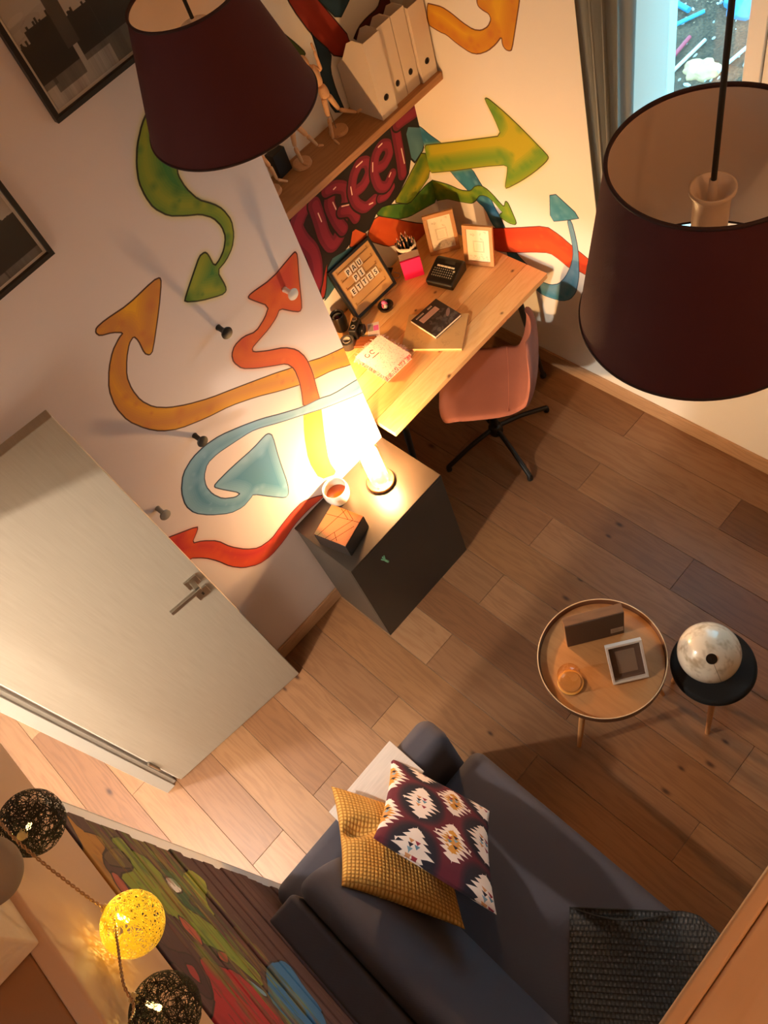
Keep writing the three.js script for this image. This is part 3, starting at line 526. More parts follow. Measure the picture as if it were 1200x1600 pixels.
function deskFrame(label, x, y, z, yaw, lean, w, h, group, easelMat) {
  const t = leaning('photo_frame', label, 'frame', x, y, z, yaw, lean, group), b = 0.018, D = 0.016, wm = M(0xd9b48a, 0.5, { map: pinePale });
  obj('frame', [span(0, w, 0, b, -D, 0, 0.0012, 0), span(0, w, h - b, h, -D, 0, 0.0012, 0), span(0, b, b, h - b, -D, 0, 0.0012), span(w - b, w, b, h - b, -D, 0, 0.0012)], wm, t);
  return { t, b, D };
}
const cardTex = canvasTex(256, 384, (c, w, h) => {
  c.fillStyle = '#f3e7cd'; c.fillRect(0, 0, w, h); c.strokeStyle = '#b7a684'; c.lineWidth = 3; c.strokeRect(70, 140, 120, 130); c.strokeRect(78, 148, 104, 114);
  c.globalAlpha = 0.6; for (let i = 0; i < 26; i++) { const a = rnd(20, 230), b = rnd() > 0.5 ? rnd(20, 120) : rnd(290, 360); c.beginPath(); c.ellipse(a, b, rnd(6, 16), rnd(3, 7), rnd(0, 3), 0, 7); c.stroke(); } for (let i = 0; i < 5; i++) { c.beginPath(); c.moveTo(100, 175 + i * 16); c.lineTo(160, 175 + i * 16); c.stroke(); }
});
for (const [label, ...a] of [['small wooden photo frame with a printed card, nearer the desk corner', 0.929, DH + 0.006, -0.293, 1.194, 0.227, 0.146, 0.199], ['small wooden photo frame with a printed card, partly behind the black label printer', 0.89, DH + 0.006, -0.475, 0.72, 0.27, 0.146, 0.199]]) {
  const { t, b, D } = deskFrame(label, ...a, 'wooden photo frames on the desk'), w = 0.146, h = 0.199;
  obj('card', [onFace(span(-(w / 2 - b), w / 2 - b, 0, h - 2 * b, -0.010, -0.007), w - 2 * b, h - 2 * b).translate(w / 2, b, 0)], M(0xffffff, 0.6, { map: cardTex }), t);
  obj('backing', [span(b * 0.6, w - b * 0.6, b * 0.6, h - b * 0.6, -D + 0.001, -0.0101)], M(0x4a3626, 0.8), t);
  obj('easel_leg', [rod([w / 2, h * 0.62, -D - 0.001], [w / 2, 0.018, -D - 0.05], 0.004)], M(0x4a3626, 0.8), t);
}
{ // label printer
  const t = thing('label_printer', 'black label printer with a small keyboard, in front of the wooden frames', 'label printer', [0.826, DH, -0.318], -1.345);
  const s = new THREE.Shape(); s.moveTo(-0.062, 0.001); s.lineTo(0.062, 0.001); s.lineTo(0.066, 0.026); s.lineTo(0.064, 0.042); s.quadraticCurveTo(0.058, 0.049, 0.046, 0.048); s.lineTo(-0.058, 0.024); s.quadraticCurveTo(-0.066, 0.021, -0.066, 0.016);
  const g = new THREE.ExtrudeGeometry(s, { depth: 0.128, bevelEnabled: true, bevelSize: 0.008, bevelThickness: 0.008, bevelSegments: 4, curveSegments: 8 }); g.translate(0, 0, -0.064); g.rotateY(Math.PI / 2);
  g.translate(0, 0.0072, 0);
  obj('body', g, M(0x16130f, 0.38), t);
  const slope = Math.atan2(0.024, 0.104), top = (u, v) => [u, 0.0525 + v * 0.231, -v];          // on the keyboard slope: u across, v towards the back
  const put = (geo, u, v, lift) => { const [x, y, z] = top(u, v); return place(geo, x, y + lift, z, slope, 0, 0); };
  obj('screen', [put(box(0.05, 0.002, 0.018, 0, 0, 0, 0.0008), 0.012, 0.037, 0.0)], M(0x3a3c36, 0.15), t);
  for (let i = 0; i < 5; i++) obj('key', [put(box(0.0165, 0.003, 0.008, 0, 0, 0, 0.0008), -0.037 + i * 0.0185, 0.012, 0.0)], M(0xf2ead8, 0.5), t);
  const km = M(0x2c2824, 0.5);
  for (let r = 0; r < 4; r++) for (let i = 0; i < 10; i++) obj('key', [put(box(0.0092, 0.003, 0.0085, 0, 0, 0, 0.001), -0.05 + i * 0.0111, -0.004 - r * 0.0122, 0.0)], (r === 0 && i === 9) ? M(0xe8e0d0, 0.5) : km, t);
  const leg = []; for (let r = 0; r < 4; r++) for (let i = 0; i < 10; i++) leg.push(put(box(0.0034, 0.0006, 0.0034, 0, 0, 0, 0), -0.05 + i * 0.0111, -0.004 - r * 0.0122, 0.0031)); obj('key_legend', leg, M(0xe8e0d0, 0.6), t);
}
{ // pencil pot: paper wrapped pot, pink note block clipped before it
  const t = leaning('pencil_pot', 'square pot with a bright pink front, full of pencils', 'pot', 0.709, DH + 0.0006, -0.482, 0.63, 0);
  const w = 0.096, h = 0.112;
  obj('pink_front', [span(0, w, 0, h, -0.012, 0, 0.002)], M(0xff1f6e, 0.55), t);
  obj('pot_wall', [span(0, 0.003, 0, 0.15, -0.1, -0.0125), span(w - 0.003, w, 0, 0.15, -0.1, -0.0125), span(0.003, w - 0.003, 0, 0.15, -0.1, -0.097), span(0.003, w - 0.003, 0, 0.15, -0.0155, -0.0125), span(0.003, w - 0.003, 0, 0.004, -0.097, -0.0155)], P(0x9c8478, 0.25, { transmission: 0.35, thickness: 0 }), t);
  const crumple = new THREE.TorusGeometry(0.047, 0.005, 8, 40), p = crumple.attributes.position; for (let i = 0; i < p.count; i++) { const n = perlin.noise(p.getX(i) * 120, p.getY(i) * 120, 3) * 0.008; p.setXYZ(i, p.getX(i) + n, p.getY(i) + n, p.getZ(i) * 2.2 + n); }
  crumple.computeVertexNormals(); crumple.rotateX(Math.PI / 2); crumple.scale(0.93, 1, 0.82); crumple.translate(w / 2, 0.155, -0.056); obj('paper_collar', crumple, M(0xf0dcc6, 0.6), t);
  const cols = [0x1c1a1c, 0x20242a, 0x2a2a2e, 0xc88a50, 0x161616, 0x2c3440, 0xd2a070];
  t.updateMatrixWorld(true);
  for (let i = 0; i < 17; i++) {
    const a = i * 2.4, r = 0.032 * Math.sqrt((i + 0.5) / 17), lx = w / 2 + r * Math.cos(a), lz = -0.056 + r * 0.85 * Math.sin(a), q = V(lx, 0.006, lz).applyMatrix4(t.matrixWorld), out = V(lx + r * 0.28 * Math.cos(a), 0.19 + rnd(-0.012, 0.012), lz + 0.26 * r * Math.sin(a)).applyMatrix4(t.matrixWorld);
    const tipped = i % 3 === 0, pen = thing('pencil', `${tipped ? 'sharpened' : 'dark'} pencil standing in the pink fronted pot`, 'pencil', q.toArray(), 0, 'pencils in the pink fronted pot');
    pen.userData.label = 'slim pencil standing in the pink fronted pot';
    const d = out.sub(q), e = d.toArray(), L = d.length(), u = d.clone().normalize();
    obj('shaft', [rod([0, 0, 0], e, 0.0034, 0.0034, 6)], M(cols[i % cols.length], 0.45), pen);
    obj('tip', [rod(e, u.clone().multiplyScalar(L + 0.013).toArray(), 0.0033, 0.0006, 10)], M(i % 2 ? 0xe0b486 : 0xd89a90, 0.6), pen);
  }
}
{ // books and papers
  const book = (name, label, cat, x, y, z, yaw, w, h, d, coverTex, edge, coverCol = 0xffffff) => {
    const t = thing(name, label, cat, [x, y, z], -yaw);
    const cov = (yy) => { const g = span(-w / 2, w / 2, yy, yy + 0.002, -d / 2, d / 2, 0.0006); const p = g.attributes.position, uv = g.attributes.uv; for (let i = 0; i < p.count; i++) uv.setXY(i, p.getX(i) / w + 0.5, 0.5 - p.getZ(i) / d); return g; };
    obj('pages', [span(-w / 2 + 0.002, w / 2 - 0.002, 0.0026, h - 0.0022, -d / 2 + 0.002, d / 2 - 0.002, 0.0005)], M(edge, 0.8), t);
    obj('cover', [cov(h - 0.002), cov(0.0006)], M(coverCol, 0.5, { map: coverTex }), t);
    obj('spine', [span(-w / 2 - 0.001, -w / 2 + 0.0016, 0.0026, h - 0.0022, -d / 2, d / 2, 0.0004)], M(edge, 0.7), t); return t;
  };
  const tan = canvasTex(512, 512, (c, w) => { c.fillStyle = '#c99c62'; c.fillRect(0, 0, w, w); c.globalAlpha = 0.35; c.strokeStyle = '#7a5a30'; c.lineWidth = 2; for (let k = 0; k < 40; k++) { const x = k % 2 ? rnd(40, 200) : rnd(270, 480), y = rnd(260, 480); c.beginPath(); c.ellipse(x, y, rnd(8, 26), rnd(4, 12), rnd(0, 3), 0, 7); c.stroke(); } for (let i = 0; i < 14; i++) { c.fillStyle = '#8a6a3c'; c.fillRect(rnd(40, 420), rnd(60, 220), rnd(20, 60), 5); } });
  const cook = canvasTex(512, 512, (c, w) => {
    c.fillStyle = '#3a2a24'; c.fillRect(0, 0, w, w); for (let i = 0; i < 60; i++) { c.globalAlpha = 0.7; c.fillStyle = ['#4d4640', '#2c2420', '#5c544a', '#6a6258', '#38322c'][i % 5]; c.beginPath(); c.ellipse(rnd(0, w), rnd(200, w), rnd(14, 50), rnd(12, 36), rnd(0, 3), 0, 7); c.fill(); }
    c.globalAlpha = 1; c.fillStyle = '#8a6a60'; c.beginPath(); c.ellipse(430, 330, 80, 28, -0.7, 0, 7); c.fill(); c.fillStyle = '#c9a08e'; c.fillRect(70, 96, 330, 96); c.strokeStyle = '#9a5a52'; c.lineWidth = 3; for (let i = 0; i < 4; i++) { c.beginPath(); c.moveTo(90, 116 + i * 18); c.lineTo(380, 116 + i * 18); c.stroke(); }
    c.fillStyle = '#d9c8b4'; for (const [a, b] of [[60, 150], [170, 200], [290, 360]]) for (let x = a; x < b; x += 22) c.fillRect(x, 40, 14, 26);
  });
  book('book', 'large tan book lying under the dark cookbook', 'book', 0.535, DH, -0.135, 1.02, 0.28, 0.016, 0.205, tan, 0xd8a878);
  book('book', 'dark cookbook with a pale title band, on the tan book', 'book', 0.59, DH + 0.0166, -0.174, 0.08, 0.162, 0.016, 0.165, cook, 0xe2cdb4);
  const fluff = canvasTex(512, 512, (c, w) => { c.fillStyle = '#f6e6da'; c.fillRect(0, 0, w, w); for (let i = 0; i < 420; i++) { c.globalAlpha = 0.55; c.strokeStyle = ['#e88a8a', '#d66a70', '#fbf3ea', '#c9d8c8', '#e8b4a0', '#b87a80'][i % 6]; c.lineWidth = rnd(2, 6); const x = rnd(0, w), y = rnd(0, w), a = rnd(0, 6.3); c.beginPath(); c.moveTo(x, y); c.lineTo(x + 22 * Math.cos(a), y + 22 * Math.sin(a)); c.stroke(); } c.globalAlpha = 0.9; c.strokeStyle = '#8a2430'; c.lineWidth = 12; c.beginPath(); c.arc(120, 110, 30, 0, 5); c.stroke(); c.beginPath(); c.arc(210, 120, 30, 1, 6); c.stroke(); c.beginPath(); c.moveTo(130, 190); c.lineTo(260, 196); c.stroke(); });
  const nb = book('notebook', 'thick notebook with a fluffy pink and white fabric cover, brightly lit', 'notebook', 0.292, DH, -0.233, 0.04, 0.158, 0.04, 0.2, fluff, 0xd86a6c);
  const yarn = []; for (let i = 0; i < 150; i++) { const e = i % 4, s = rnd(-0.5, 0.5), px = e < 2 ? (e ? 0.079 : -0.079) : s * 0.158, pz = e < 2 ? s * 0.2 : (e === 2 ? 0.1 : -0.1), ox = e < 2 ? (e ? 1 : -1) : rnd(-0.5, 0.5), oz = e < 2 ? rnd(-0.5, 0.5) : (e === 2 ? 1 : -1), L = rnd(0.008, 0.022); yarn.push(rod([px - ox * 0.004, 0.041, pz - oz * 0.004], [px + ox * L, 0.041 - rnd(0, 0.022), pz + oz * L], 0.0012, 0.0008, 5)); }
  const fr = obj('fringe', yarn, M(0xf0c4b8, 0.9), nb); fr.userData.kind = 'stuff';
  const card = canvasTex(128, 192, (c, w, h) => { c.fillStyle = '#f0dcd0'; c.fillRect(0, 0, w, h); c.fillStyle = '#a89888'; c.fillRect(8, 20, 54, 90); c.fillStyle = '#e86ab0'; c.fillRect(64, 40, 56, 70); c.fillStyle = '#c9b8a8'; for (let i = 0; i < 5; i++) c.fillRect(10, 124 + i * 12, 90, 5); });
  const t = thing('card', 'small pale card with a pink print, peeking out behind the fluffy notebook', 'card', [0.4, DH, -0.405], -0.75);
  const g = span(-0.028, 0.028, 0.0004, 0.0016, -0.045, 0.045); const p = g.attributes.position; for (let i = 0; i < p.count; i++) g.attributes.uv.setXY(i, p.getX(i) / 0.056 + 0.5, 0.5 - p.getZ(i) / 0.09); obj('print', g, M(0xffffff, 0.6, { map: card }), t);
}
{ // low lamp behind the wall edge: its light falls on the notebook and along the desk
  const t = thing('desk_lamp', 'small black cone lamp tucked behind the wall edge at the left desk end', 'lamp', [0.075, DH, -0.31]);
  obj('base', [lathe([[0, 0.0006], [0.034, 0.0006], [0.036, 0.006], [0.03, 0.012], [0, 0.012]], 36)], mat.blackMetal, t);
  obj('pole', [rod([-0.02, 0.01, 0], [-0.03, 0.16, 0], 0.004)], mat.blackMetal, t);
  const g = lathe([[0.014, 0.03], [0.02, 0.028], [0.05, -0.025], [0.049, -0.027], [0.018, 0.024], [0.0, 0.024], [0, 0.03]], 40), q = new THREE.Quaternion().setFromUnitVectors(V(0, -1, 0), V(0.8, -0.58, 0.16).normalize());
  g.applyMatrix4(new THREE.Matrix4().compose(V(-0.012, 0.165, 0), q, V(1, 1, 1))); obj('lamp_shade', g, M(0x1c1815, 0.5, side2), t);
  obj('bulb', new THREE.SphereGeometry(0.014, 20, 14).translate(0.0, 0.158, 0.001), new THREE.MeshStandardMaterial({ color: 0x000000, emissive: 0xffd08a, emissiveIntensity: 8 }), t);
  lamp('desk', 0.075, DH + 0.158, -0.309, 0.6);
}
{ // small dark things
  const dish = thing('trinket_dish', 'small round black dish holding a pink figurine', 'dish', [0.532, DH, -0.444]);
  obj('bowl', [lathe([[0, 0.0006], [0.026, 0.0006], [0.034, 0.006], [0.038, 0.022], [0.036, 0.022], [0.032, 0.009], [0, 0.006]], 44)], M(0x191512, 0.4), dish);
  const fig = thing('figurine', 'tiny pink and white figurine sitting in the black dish', 'figurine', [0.528, DH + 0.0065, -0.446]);
  obj('torso', [place(lathe([[0, 0], [0.011, 0.001], [0.014, 0.008], [0.01, 0.02], [0.005, 0.024], [0, 0.024]], 20), 0, 0, 0)], M(0xf0e2d4, 0.5), fig);
  obj('head', [new THREE.SphereGeometry(0.0095, 20, 14).translate(0, 0.031, 0)], M(0xf4dcc8, 0.5), fig);
  obj('hair', [new THREE.SphereGeometry(0.0108, 20, 12, 0, 6.3, 0, 1.7).translate(0, 0.033, -0.001), limb([-0.01, 0.03, 0], [-0.015, 0.012, 0.004], 0.005, 0.003), limb([0.01, 0.03, 0], [0.015, 0.012, 0.004], 0.005, 0.003)], M(0xf06aa0, 0.6), fig);
  const cup = thing('camera_lens', 'black cylindrical lens standing behind the letter board edge', 'lens', [0.33, DH, -0.55]);
  obj('barrel', [lathe([[0, 0.0006], [0.032, 0.0006], [0.034, 0.004], [0.034, 0.03], [0.036, 0.034], [0.036, 0.062], [0.034, 0.066], [0.034, 0.09], [0.031, 0.092], [0.029, 0.09], [0.027, 0.082], [0, 0.08]], 44)], M(0x14110f, 0.35), cup);
  obj('glass', [lathe([[0.027, 0.0815], [0.015, 0.085], [0, 0.086]], 36)], P(0x101418, 0.05, { clearcoat: 1 }), cup);
  const cam = thing('camera', 'compact black camera with a chrome dial, beside the letter board', 'camera', [0.342, DH, -0.455], 0.5);
  obj('body', [box(0.086, 0.07, 0.04, 0, 0.0006, 0, 0.008, 1, 4)], M(0x1a1714, 0.4), cam);
  obj('dial', [lathe([[0, 0.0708], [0.012, 0.0708], [0.0125, 0.079], [0.011, 0.081], [0, 0.081]], 30).translate(0.02, 0, 0)], mat.chrome, cam);
  obj('shutter_ring', [new THREE.TorusGeometry(0.009, 0.0025, 10, 30).rotateX(Math.PI / 2).translate(-0.02, 0.073, 0.002)], mat.chrome, cam);
  obj('lens', [place(lathe([[0, 0], [0.024, 0], [0.025, 0.02], [0.022, 0.022], [0.02, 0.018], [0, 0.016]], 36), 0, 0.034, 0.02, Math.PI / 2)], M(0x121010, 0.25), cam);
  const tape = thing('tape_roll', 'grey ring shaped tape roll in front of the black camera', 'tape', [0.268, DH, -0.442]);
  obj('ring', [lathe([[0.02, 0.0006], [0.034, 0.0006], [0.0345, 0.002], [0.0345, 0.038], [0.034, 0.04], [0.02, 0.04], [0.02, 0.0006]], 44)], M(0x4a443e, 0.35), tape);
  obj('core', [lathe([[0.0165, 0.001], [0.0195, 0.001], [0.0195, 0.042], [0.0165, 0.042], [0.0165, 0.001]], 40)], M(0xa89c8c, 0.6), tape);
  const box2 = thing('wooden_tray', 'small reddish wooden block between the tape roll and the notebook', 'block', [0.322, DH, -0.385], 0.62);
  obj('block', [box(0.06, 0.012, 0.1, 0, 0.0006, 0, 0.003, 2)], M(0xd89a74, 0.5, { map: skirt }), box2);
  const clip = thing('binder_clip', 'black binder clip lying between the letter board and the pencil pot', 'clip', [0.69, DH, -0.57], 0.5);
  obj('jaw', [place(new THREE.CylinderGeometry(0.02, 0.02, 0.06, 3, 1).rotateZ(Math.PI / 2), 0, 0.0215, 0, -0.52)], mat.black, clip);
  obj('wire_handle', [tube([[-0.018, 0.012, 0.02], [-0.012, 0.008, 0.05], [0.012, 0.008, 0.05], [0.018, 0.012, 0.02]], 0.0016, 30, 8)], mat.chrome, clip);
}
// ------------------------------------------------------------------ shelf, file boxes and mannequins
const SY = 1.572;
{
  const s = thing('wall_shelf', 'thick oak wall shelf across the recess above the graffiti', 'shelf');
  obj('board', [span(0.002, XB - 0.004, SY - 0.033, SY, ZA + 0.001, -0.402, 0.002, 0)], M(0xf2ddc0, 0.5, { map: skirt }), s);
  for (const x of [0.3, 0.85]) obj('bracket', [span(x, x + 0.025, SY - 0.06, SY - 0.034, ZA + 0.001, -0.5, 0.002), span(x, x + 0.025, SY - 0.16, SY - 0.06, ZA + 0.001, ZA + 0.02, 0.002)], mat.blackMetal, s);
}
{
  const fileMat = M(0xe4d2bc, 0.75), names = ['leftmost white cardboard file box on the shelf, its slanted side showing', 'second white file box from the left on the shelf, pushed back a little', 'third white file box from the left on the shelf', 'rightmost white file box on the shelf, next to the window wall'];
  const x0 = [0.785, 0.877, 0.953, 1.03], zf = [-0.418, -0.434, -0.434, -0.42], fw = [0.088, 0.073, 0.074, 0.086];
  const proto = thing('file_box', names[0], 'file box', [0, SY, 0], 0, 'white file boxes on the shelf');
  const D = 0.19, H = 0.315, h2 = 0.17, sh = new THREE.Shape([[0, 0.0008], [-D, 0.0008], [-D, H - 0.02], [-D + 0.005, H - 0.006], [-D + 0.02, H], [-D * 0.55, H], [-D * 0.35, H * 0.86], [-D * 0.18, h2 + 0.02], [0, h2]].map((p) => new THREE.Vector2(...p)));
  const full = new THREE.Shape([[0, 0.0008], [-D, 0.0008], [-D, H * 0.6], [-D * 0.75, H * 0.72], [-D * 0.5, H * 0.94], [-D * 0.3, H], [0, H]].map((p) => new THREE.Vector2(...p)));
  for (const sx of [-1, 1]) { const g = new THREE.ExtrudeGeometry(full, { depth: 0.002, bevelEnabled: false }); g.rotateY(-Math.PI / 2); g.translate(sx * 0.042 + 0.001, 0, 0); obj('side', g, fileMat, proto); }
  const fs = new THREE.Shape([[-0.041, 0.0008], [0.041, 0.0008], [0.041, H], [-0.041, H]].map((p) => new THREE.Vector2(...p))); const hp = new THREE.Path(); hp.absarc(0, 0.075, 0.0115, 0, Math.PI * 2); fs.holes.push(hp);
  obj('front', new THREE.ExtrudeGeometry(fs, { depth: 0.002, bevelEnabled: false, curveSegments: 24 }).translate(0, 0, -0.002), fileMat, proto);
  obj('back', span(-0.041, 0.041, 0.0008, H * 0.6, -D, -D + 0.002), fileMat, proto); obj('bottom', span(-0.041, 0.041, 0.0008, 0.003, -D + 0.002, -0.002), fileMat, proto);
  obj('finger_hole', [new THREE.TorusGeometry(0.0115, 0.0014, 8, 28).translate(0, 0.075, 0.0004), new THREE.CircleGeometry(0.0113, 28).translate(0, 0.075, -0.0035)], M(0x2a1810, 0.6), proto);
  names.forEach((n, i) => { let o = proto; if (i) { o = proto.clone(); o.name = numbered('file_box'); scene.add(o); } o.userData = { ...proto.userData, label: n }; });
  scene.children.filter((o) => o.name.startsWith('file_box')).forEach((o, i) => { o.position.set(x0[i] + fw[i] / 2, SY, zf[i]); o.scale.x = fw[i] / 0.087; o.scale.y = i === 3 ? 0.96 : 1; });
}
{
  const w = M(0xe8ccb0, 0.55, { map: pinePale });
  // joints: pelvis, chest, neck, head, hands and feet of a jointed wooden figure
  function mannequin(label, base, J) {
    const t = thing('artist_mannequin', label, 'mannequin', [base[0], SY, base[1]]), rel = (p) => [p[0] - base[0], p[1] - SY, p[2] - base[1]];
    obj('base', [lathe([[0, 0.0008], [0.038, 0.0008], [0.04, 0.004], [0.038, 0.014], [0.034, 0.017], [0, 0.017]], 40)], w, t);
    if (J.rod) obj('support_rod', [rod([0, 0.016, -0.01], rel([J.pelvis[0], J.pelvis[1] - 0.01, J.pelvis[2] - 0.012]), 0.0018)], mat.steel, t);
    obj('pelvis', [limb(rel([J.pelvis[0], J.pelvis[1] - 0.018, J.pelvis[2]]), rel(J.waist), 0.019, 0.0135, 18, 0.003)], w, t);
    obj('chest', [limb(rel(J.waist), rel(J.neck), 0.0145, 0.023, 18, 0.004)], w, t);
    obj('head', [limb(rel(J.neck), rel(J.head), 0.012, 0.0135, 18, 0.005)], w, t);
    for (const a of J.arms) { const l = obj('arm', [limb(rel(a[0]), rel(a[1]), 0.0075, 0.0065), limb(rel(a[1]), rel(a[2]), 0.0072, 0.005)], w, t); obj('hand', [limb(rel(a[2]), rel([a[2][0] + (a[2][0] - a[1][0]) * 0.35, a[2][1] + (a[2][1] - a[1][1]) * 0.35, a[2][2]]), 0.005, 0.004)], w, l); }
    for (const a of J.legs) { const l = obj('leg', [limb(rel(a[0]), rel(a[1]), 0.0115, 0.0085), limb(rel(a[1]), rel(a[2]), 0.009, 0.0062)], w, t); obj('foot', [limb(rel(a[2]), rel(a[3]), 0.0065, 0.0045)], w, l); }
  }
  const z = -0.5;
  mannequin('wooden artist mannequin kicking one leg towards the file boxes', [0.655, -0.545], { rod: true, pelvis: [0.617, 1.783, z], waist: [0.612, 1.818, z], neck: [0.58, 1.905, z], head: [0.566, 1.955, z],
    arms: [[[0.602, 1.9, z], [0.628, 1.867, z + 0.01], [0.622, 1.95, z + 0.015]], [[0.566, 1.9, z], [0.53, 1.87, z], [0.51, 1.91, z + 0.02]]],
    legs: [[[0.607, 1.772, z], [0.6, 1.69, z], [0.588, 1.6, z], [0.592, 1.583, z + 0.025]], [[0.629, 1.766, z], [0.658, 1.684, z], [0.733, 1.622, z], [0.752, 1.628, z + 0.012]]] });
  mannequin('wooden artist mannequin half hidden behind the lampshade, mid stride', [0.445, -0.545], { rod: true, pelvis: [0.44, 1.775, z], waist: [0.436, 1.81, z], neck: [0.425, 1.9, z], head: [0.42, 1.95, z],
    arms: [[[0.448, 1.893, z], [0.475, 1.85, z], [0.47, 1.79, z + 0.01]], [[0.402, 1.893, z], [0.375, 1.86, z], [0.37, 1.81, z]]],
    legs: [[[0.43, 1.762, z], [0.414, 1.69, z], [0.432, 1.598, z - 0.02], [0.44, 1.592, z + 0.005]], [[0.45, 1.762, z], [0.482, 1.693, z], [0.511, 1.628, z], [0.53, 1.62, z + 0.012]]] });
  mannequin('wooden artist mannequin almost hidden behind the wall edge, only a foot showing', [0.27, -0.54], { rod: true, pelvis: [0.25, 1.775, z], waist: [0.248, 1.81, z], neck: [0.24, 1.9, z], head: [0.235, 1.95, z],
    arms: [[[0.262, 1.893, z], [0.285, 1.86, z], [0.28, 1.8, z]], [[0.215, 1.893, z], [0.19, 1.86, z], [0.18, 1.8, z]]],
    legs: [[[0.24, 1.762, z], [0.235, 1.69, z], [0.245, 1.6, z], [0.25, 1.592, z + 0.02]], [[0.262, 1.762, z], [0.283, 1.7, z], [0.29, 1.635, z], [0.325, 1.605, z + 0.01]]] });
  const t = thing('black_box', 'small black box at the back of the shelf behind the mannequins', 'box', [0.375, SY, -0.59], 0.1); obj('carton', [box(0.07, 0.1, 0.045, 0, 0.0006, 0, 0.002)], mat.black, t);
}
// ------------------------------------------------------------------ office chair: upholstered shell on a four-star base
function shell(fn, thick, nu, nv) {
  const A = [], du = 1e-3;
  const nrm = (u, v) => { const p = fn(u, v), a = fn(u + du, v).sub(p), b = fn(u, v + du).sub(p); return a.cross(b).normalize(); };
  const pos = [], idx = [], W = nu + 1, uv = [];
  for (const s of [0, 1]) for (let j = 0; j <= nv; j++) for (let i = 0; i <= nu; i++) { const u = -1 + 2 * i / nu, v = j / nv, p = fn(u, v), e = Math.pow(Math.max(0, 1 - u ** 8), 0.5) * Math.pow(Math.max(0, 1 - (2 * v - 1) ** 12), 0.5); p.addScaledVector(nrm(clamp(u, -0.98, 0.98), clamp(v, 0.01, 0.985)), (s ? -0.5 : 0.5) * thick * e); pos.push(p.x, p.y, p.z); uv.push(u * 0.25, v * 0.8); }
  const o = W * (nv + 1);
  for (let j = 0; j < nv; j++) for (let i = 0; i < nu; i++) { const a = j * W + i; idx.push(a, a + 1, a + W, a + 1, a + W + 1, a + W, o + a, o + a + W, o + a + 1, o + a + 1, o + a + W, o + a + W + 1); }
  const g = new THREE.BufferGeometry(); g.setAttribute('position', new THREE.Float32BufferAttribute(pos, 3)); g.setAttribute('uv', new THREE.Float32BufferAttribute(uv, 2)); g.setIndex(idx); g.computeVertexNormals(); return g;
}
{
  const c = thing('office_chair', 'pink upholstered swivel chair pushed up to the pine desk', 'chair', [0.58, 0, 0.07], -2.45);
  const prof = new THREE.CatmullRomCurve3([[0.225, 0.425], [0.17, 0.455], [0.05, 0.448], [-0.08, 0.447], [-0.165, 0.47], [-0.212, 0.53], [-0.238, 0.62], [-0.25, 0.72], [-0.245, 0.82]].map((p) => V(0, p[1], p[0])));
  const half = (v) => { const w = v < 0.42 ? 0.225 - 0.02 * (v / 0.42) : v < 0.62 ? 0.205 - 0.012 * Math.sin((v - 0.42) / 0.2 * Math.PI) : 0.205; const e = v < 0.16 ? Math.sqrt(1 - (1 - v / 0.16) ** 2 * 0.9) : v > 0.8 ? Math.sqrt(1 - ((v - 0.8) / 0.2) ** 2 * 0.82) : 1; return w * e; };
  const fn = (u, v) => { const p = prof.getPoint(clamp(v, 0, 1)), w = half(clamp(v, 0, 1)), k = clamp((v - 0.4) / 0.25), lip = Math.pow(Math.abs(u), 2.5); return V(u * w, p.y + (1 - k) * 0.028 * lip * clamp(v * 6), p.z + k * 0.025 * lip); };
  const pink = M(0x784638, 0.9, { bumpMap: weave, bumpScale: 0.0005 });
  const back = obj('seat_shell', shell(fn, 0.034, 40, 90), pink, c);
  const seam = []; for (let i = 0; i <= 30; i++) { const u = -0.93 + 1.86 * i / 30, p = fn(u, 0.43); seam.push([p.x, p.y + 0.014, p.z + 0.012]); }
  obj('seam', [tube(seam, 0.0018, 60, 8)], M(0x96604f, 0.9), back);
  obj('seat_plate', [box(0.2, 0.012, 0.2, 0, 0.408, 0.02, 0.004)], mat.blackMetal, c);
  obj('column', [rod([0, 0.1, 0], [0, 0.41, 0], 0.022, 0.018, 24)], mat.blackMetal, c);
  obj('hub', [lathe([[0, 0.075], [0.034, 0.075], [0.038, 0.09], [0.034, 0.125], [0.024, 0.14], [0, 0.14]], 32)], mat.blackMetal, c);
  for (const a of [0.32, 1.89, 3.46, 5.03]) { const w = -2.45, d = (r, y) => { const x = r * Math.cos(a), z = r * Math.sin(a) - 0; return [x * Math.cos(w) - z * Math.sin(w), y, x * Math.sin(w) + z * Math.cos(w)]; };
    const l = obj('base_leg', [tube([d(0.02, 0.115), d(0.15, 0.085), d(0.29, 0.03)], 0.0125, 24, 12)], mat.blackMetal, c); obj('glide', [lathe([[0, 0.0006], [0.015, 0.0006], [0.016, 0.01], [0.0125, 0.03], [0.006, 0.04], [0, 0.04]], 20).translate(...d(0.295, 0))], mat.black, l); }
}
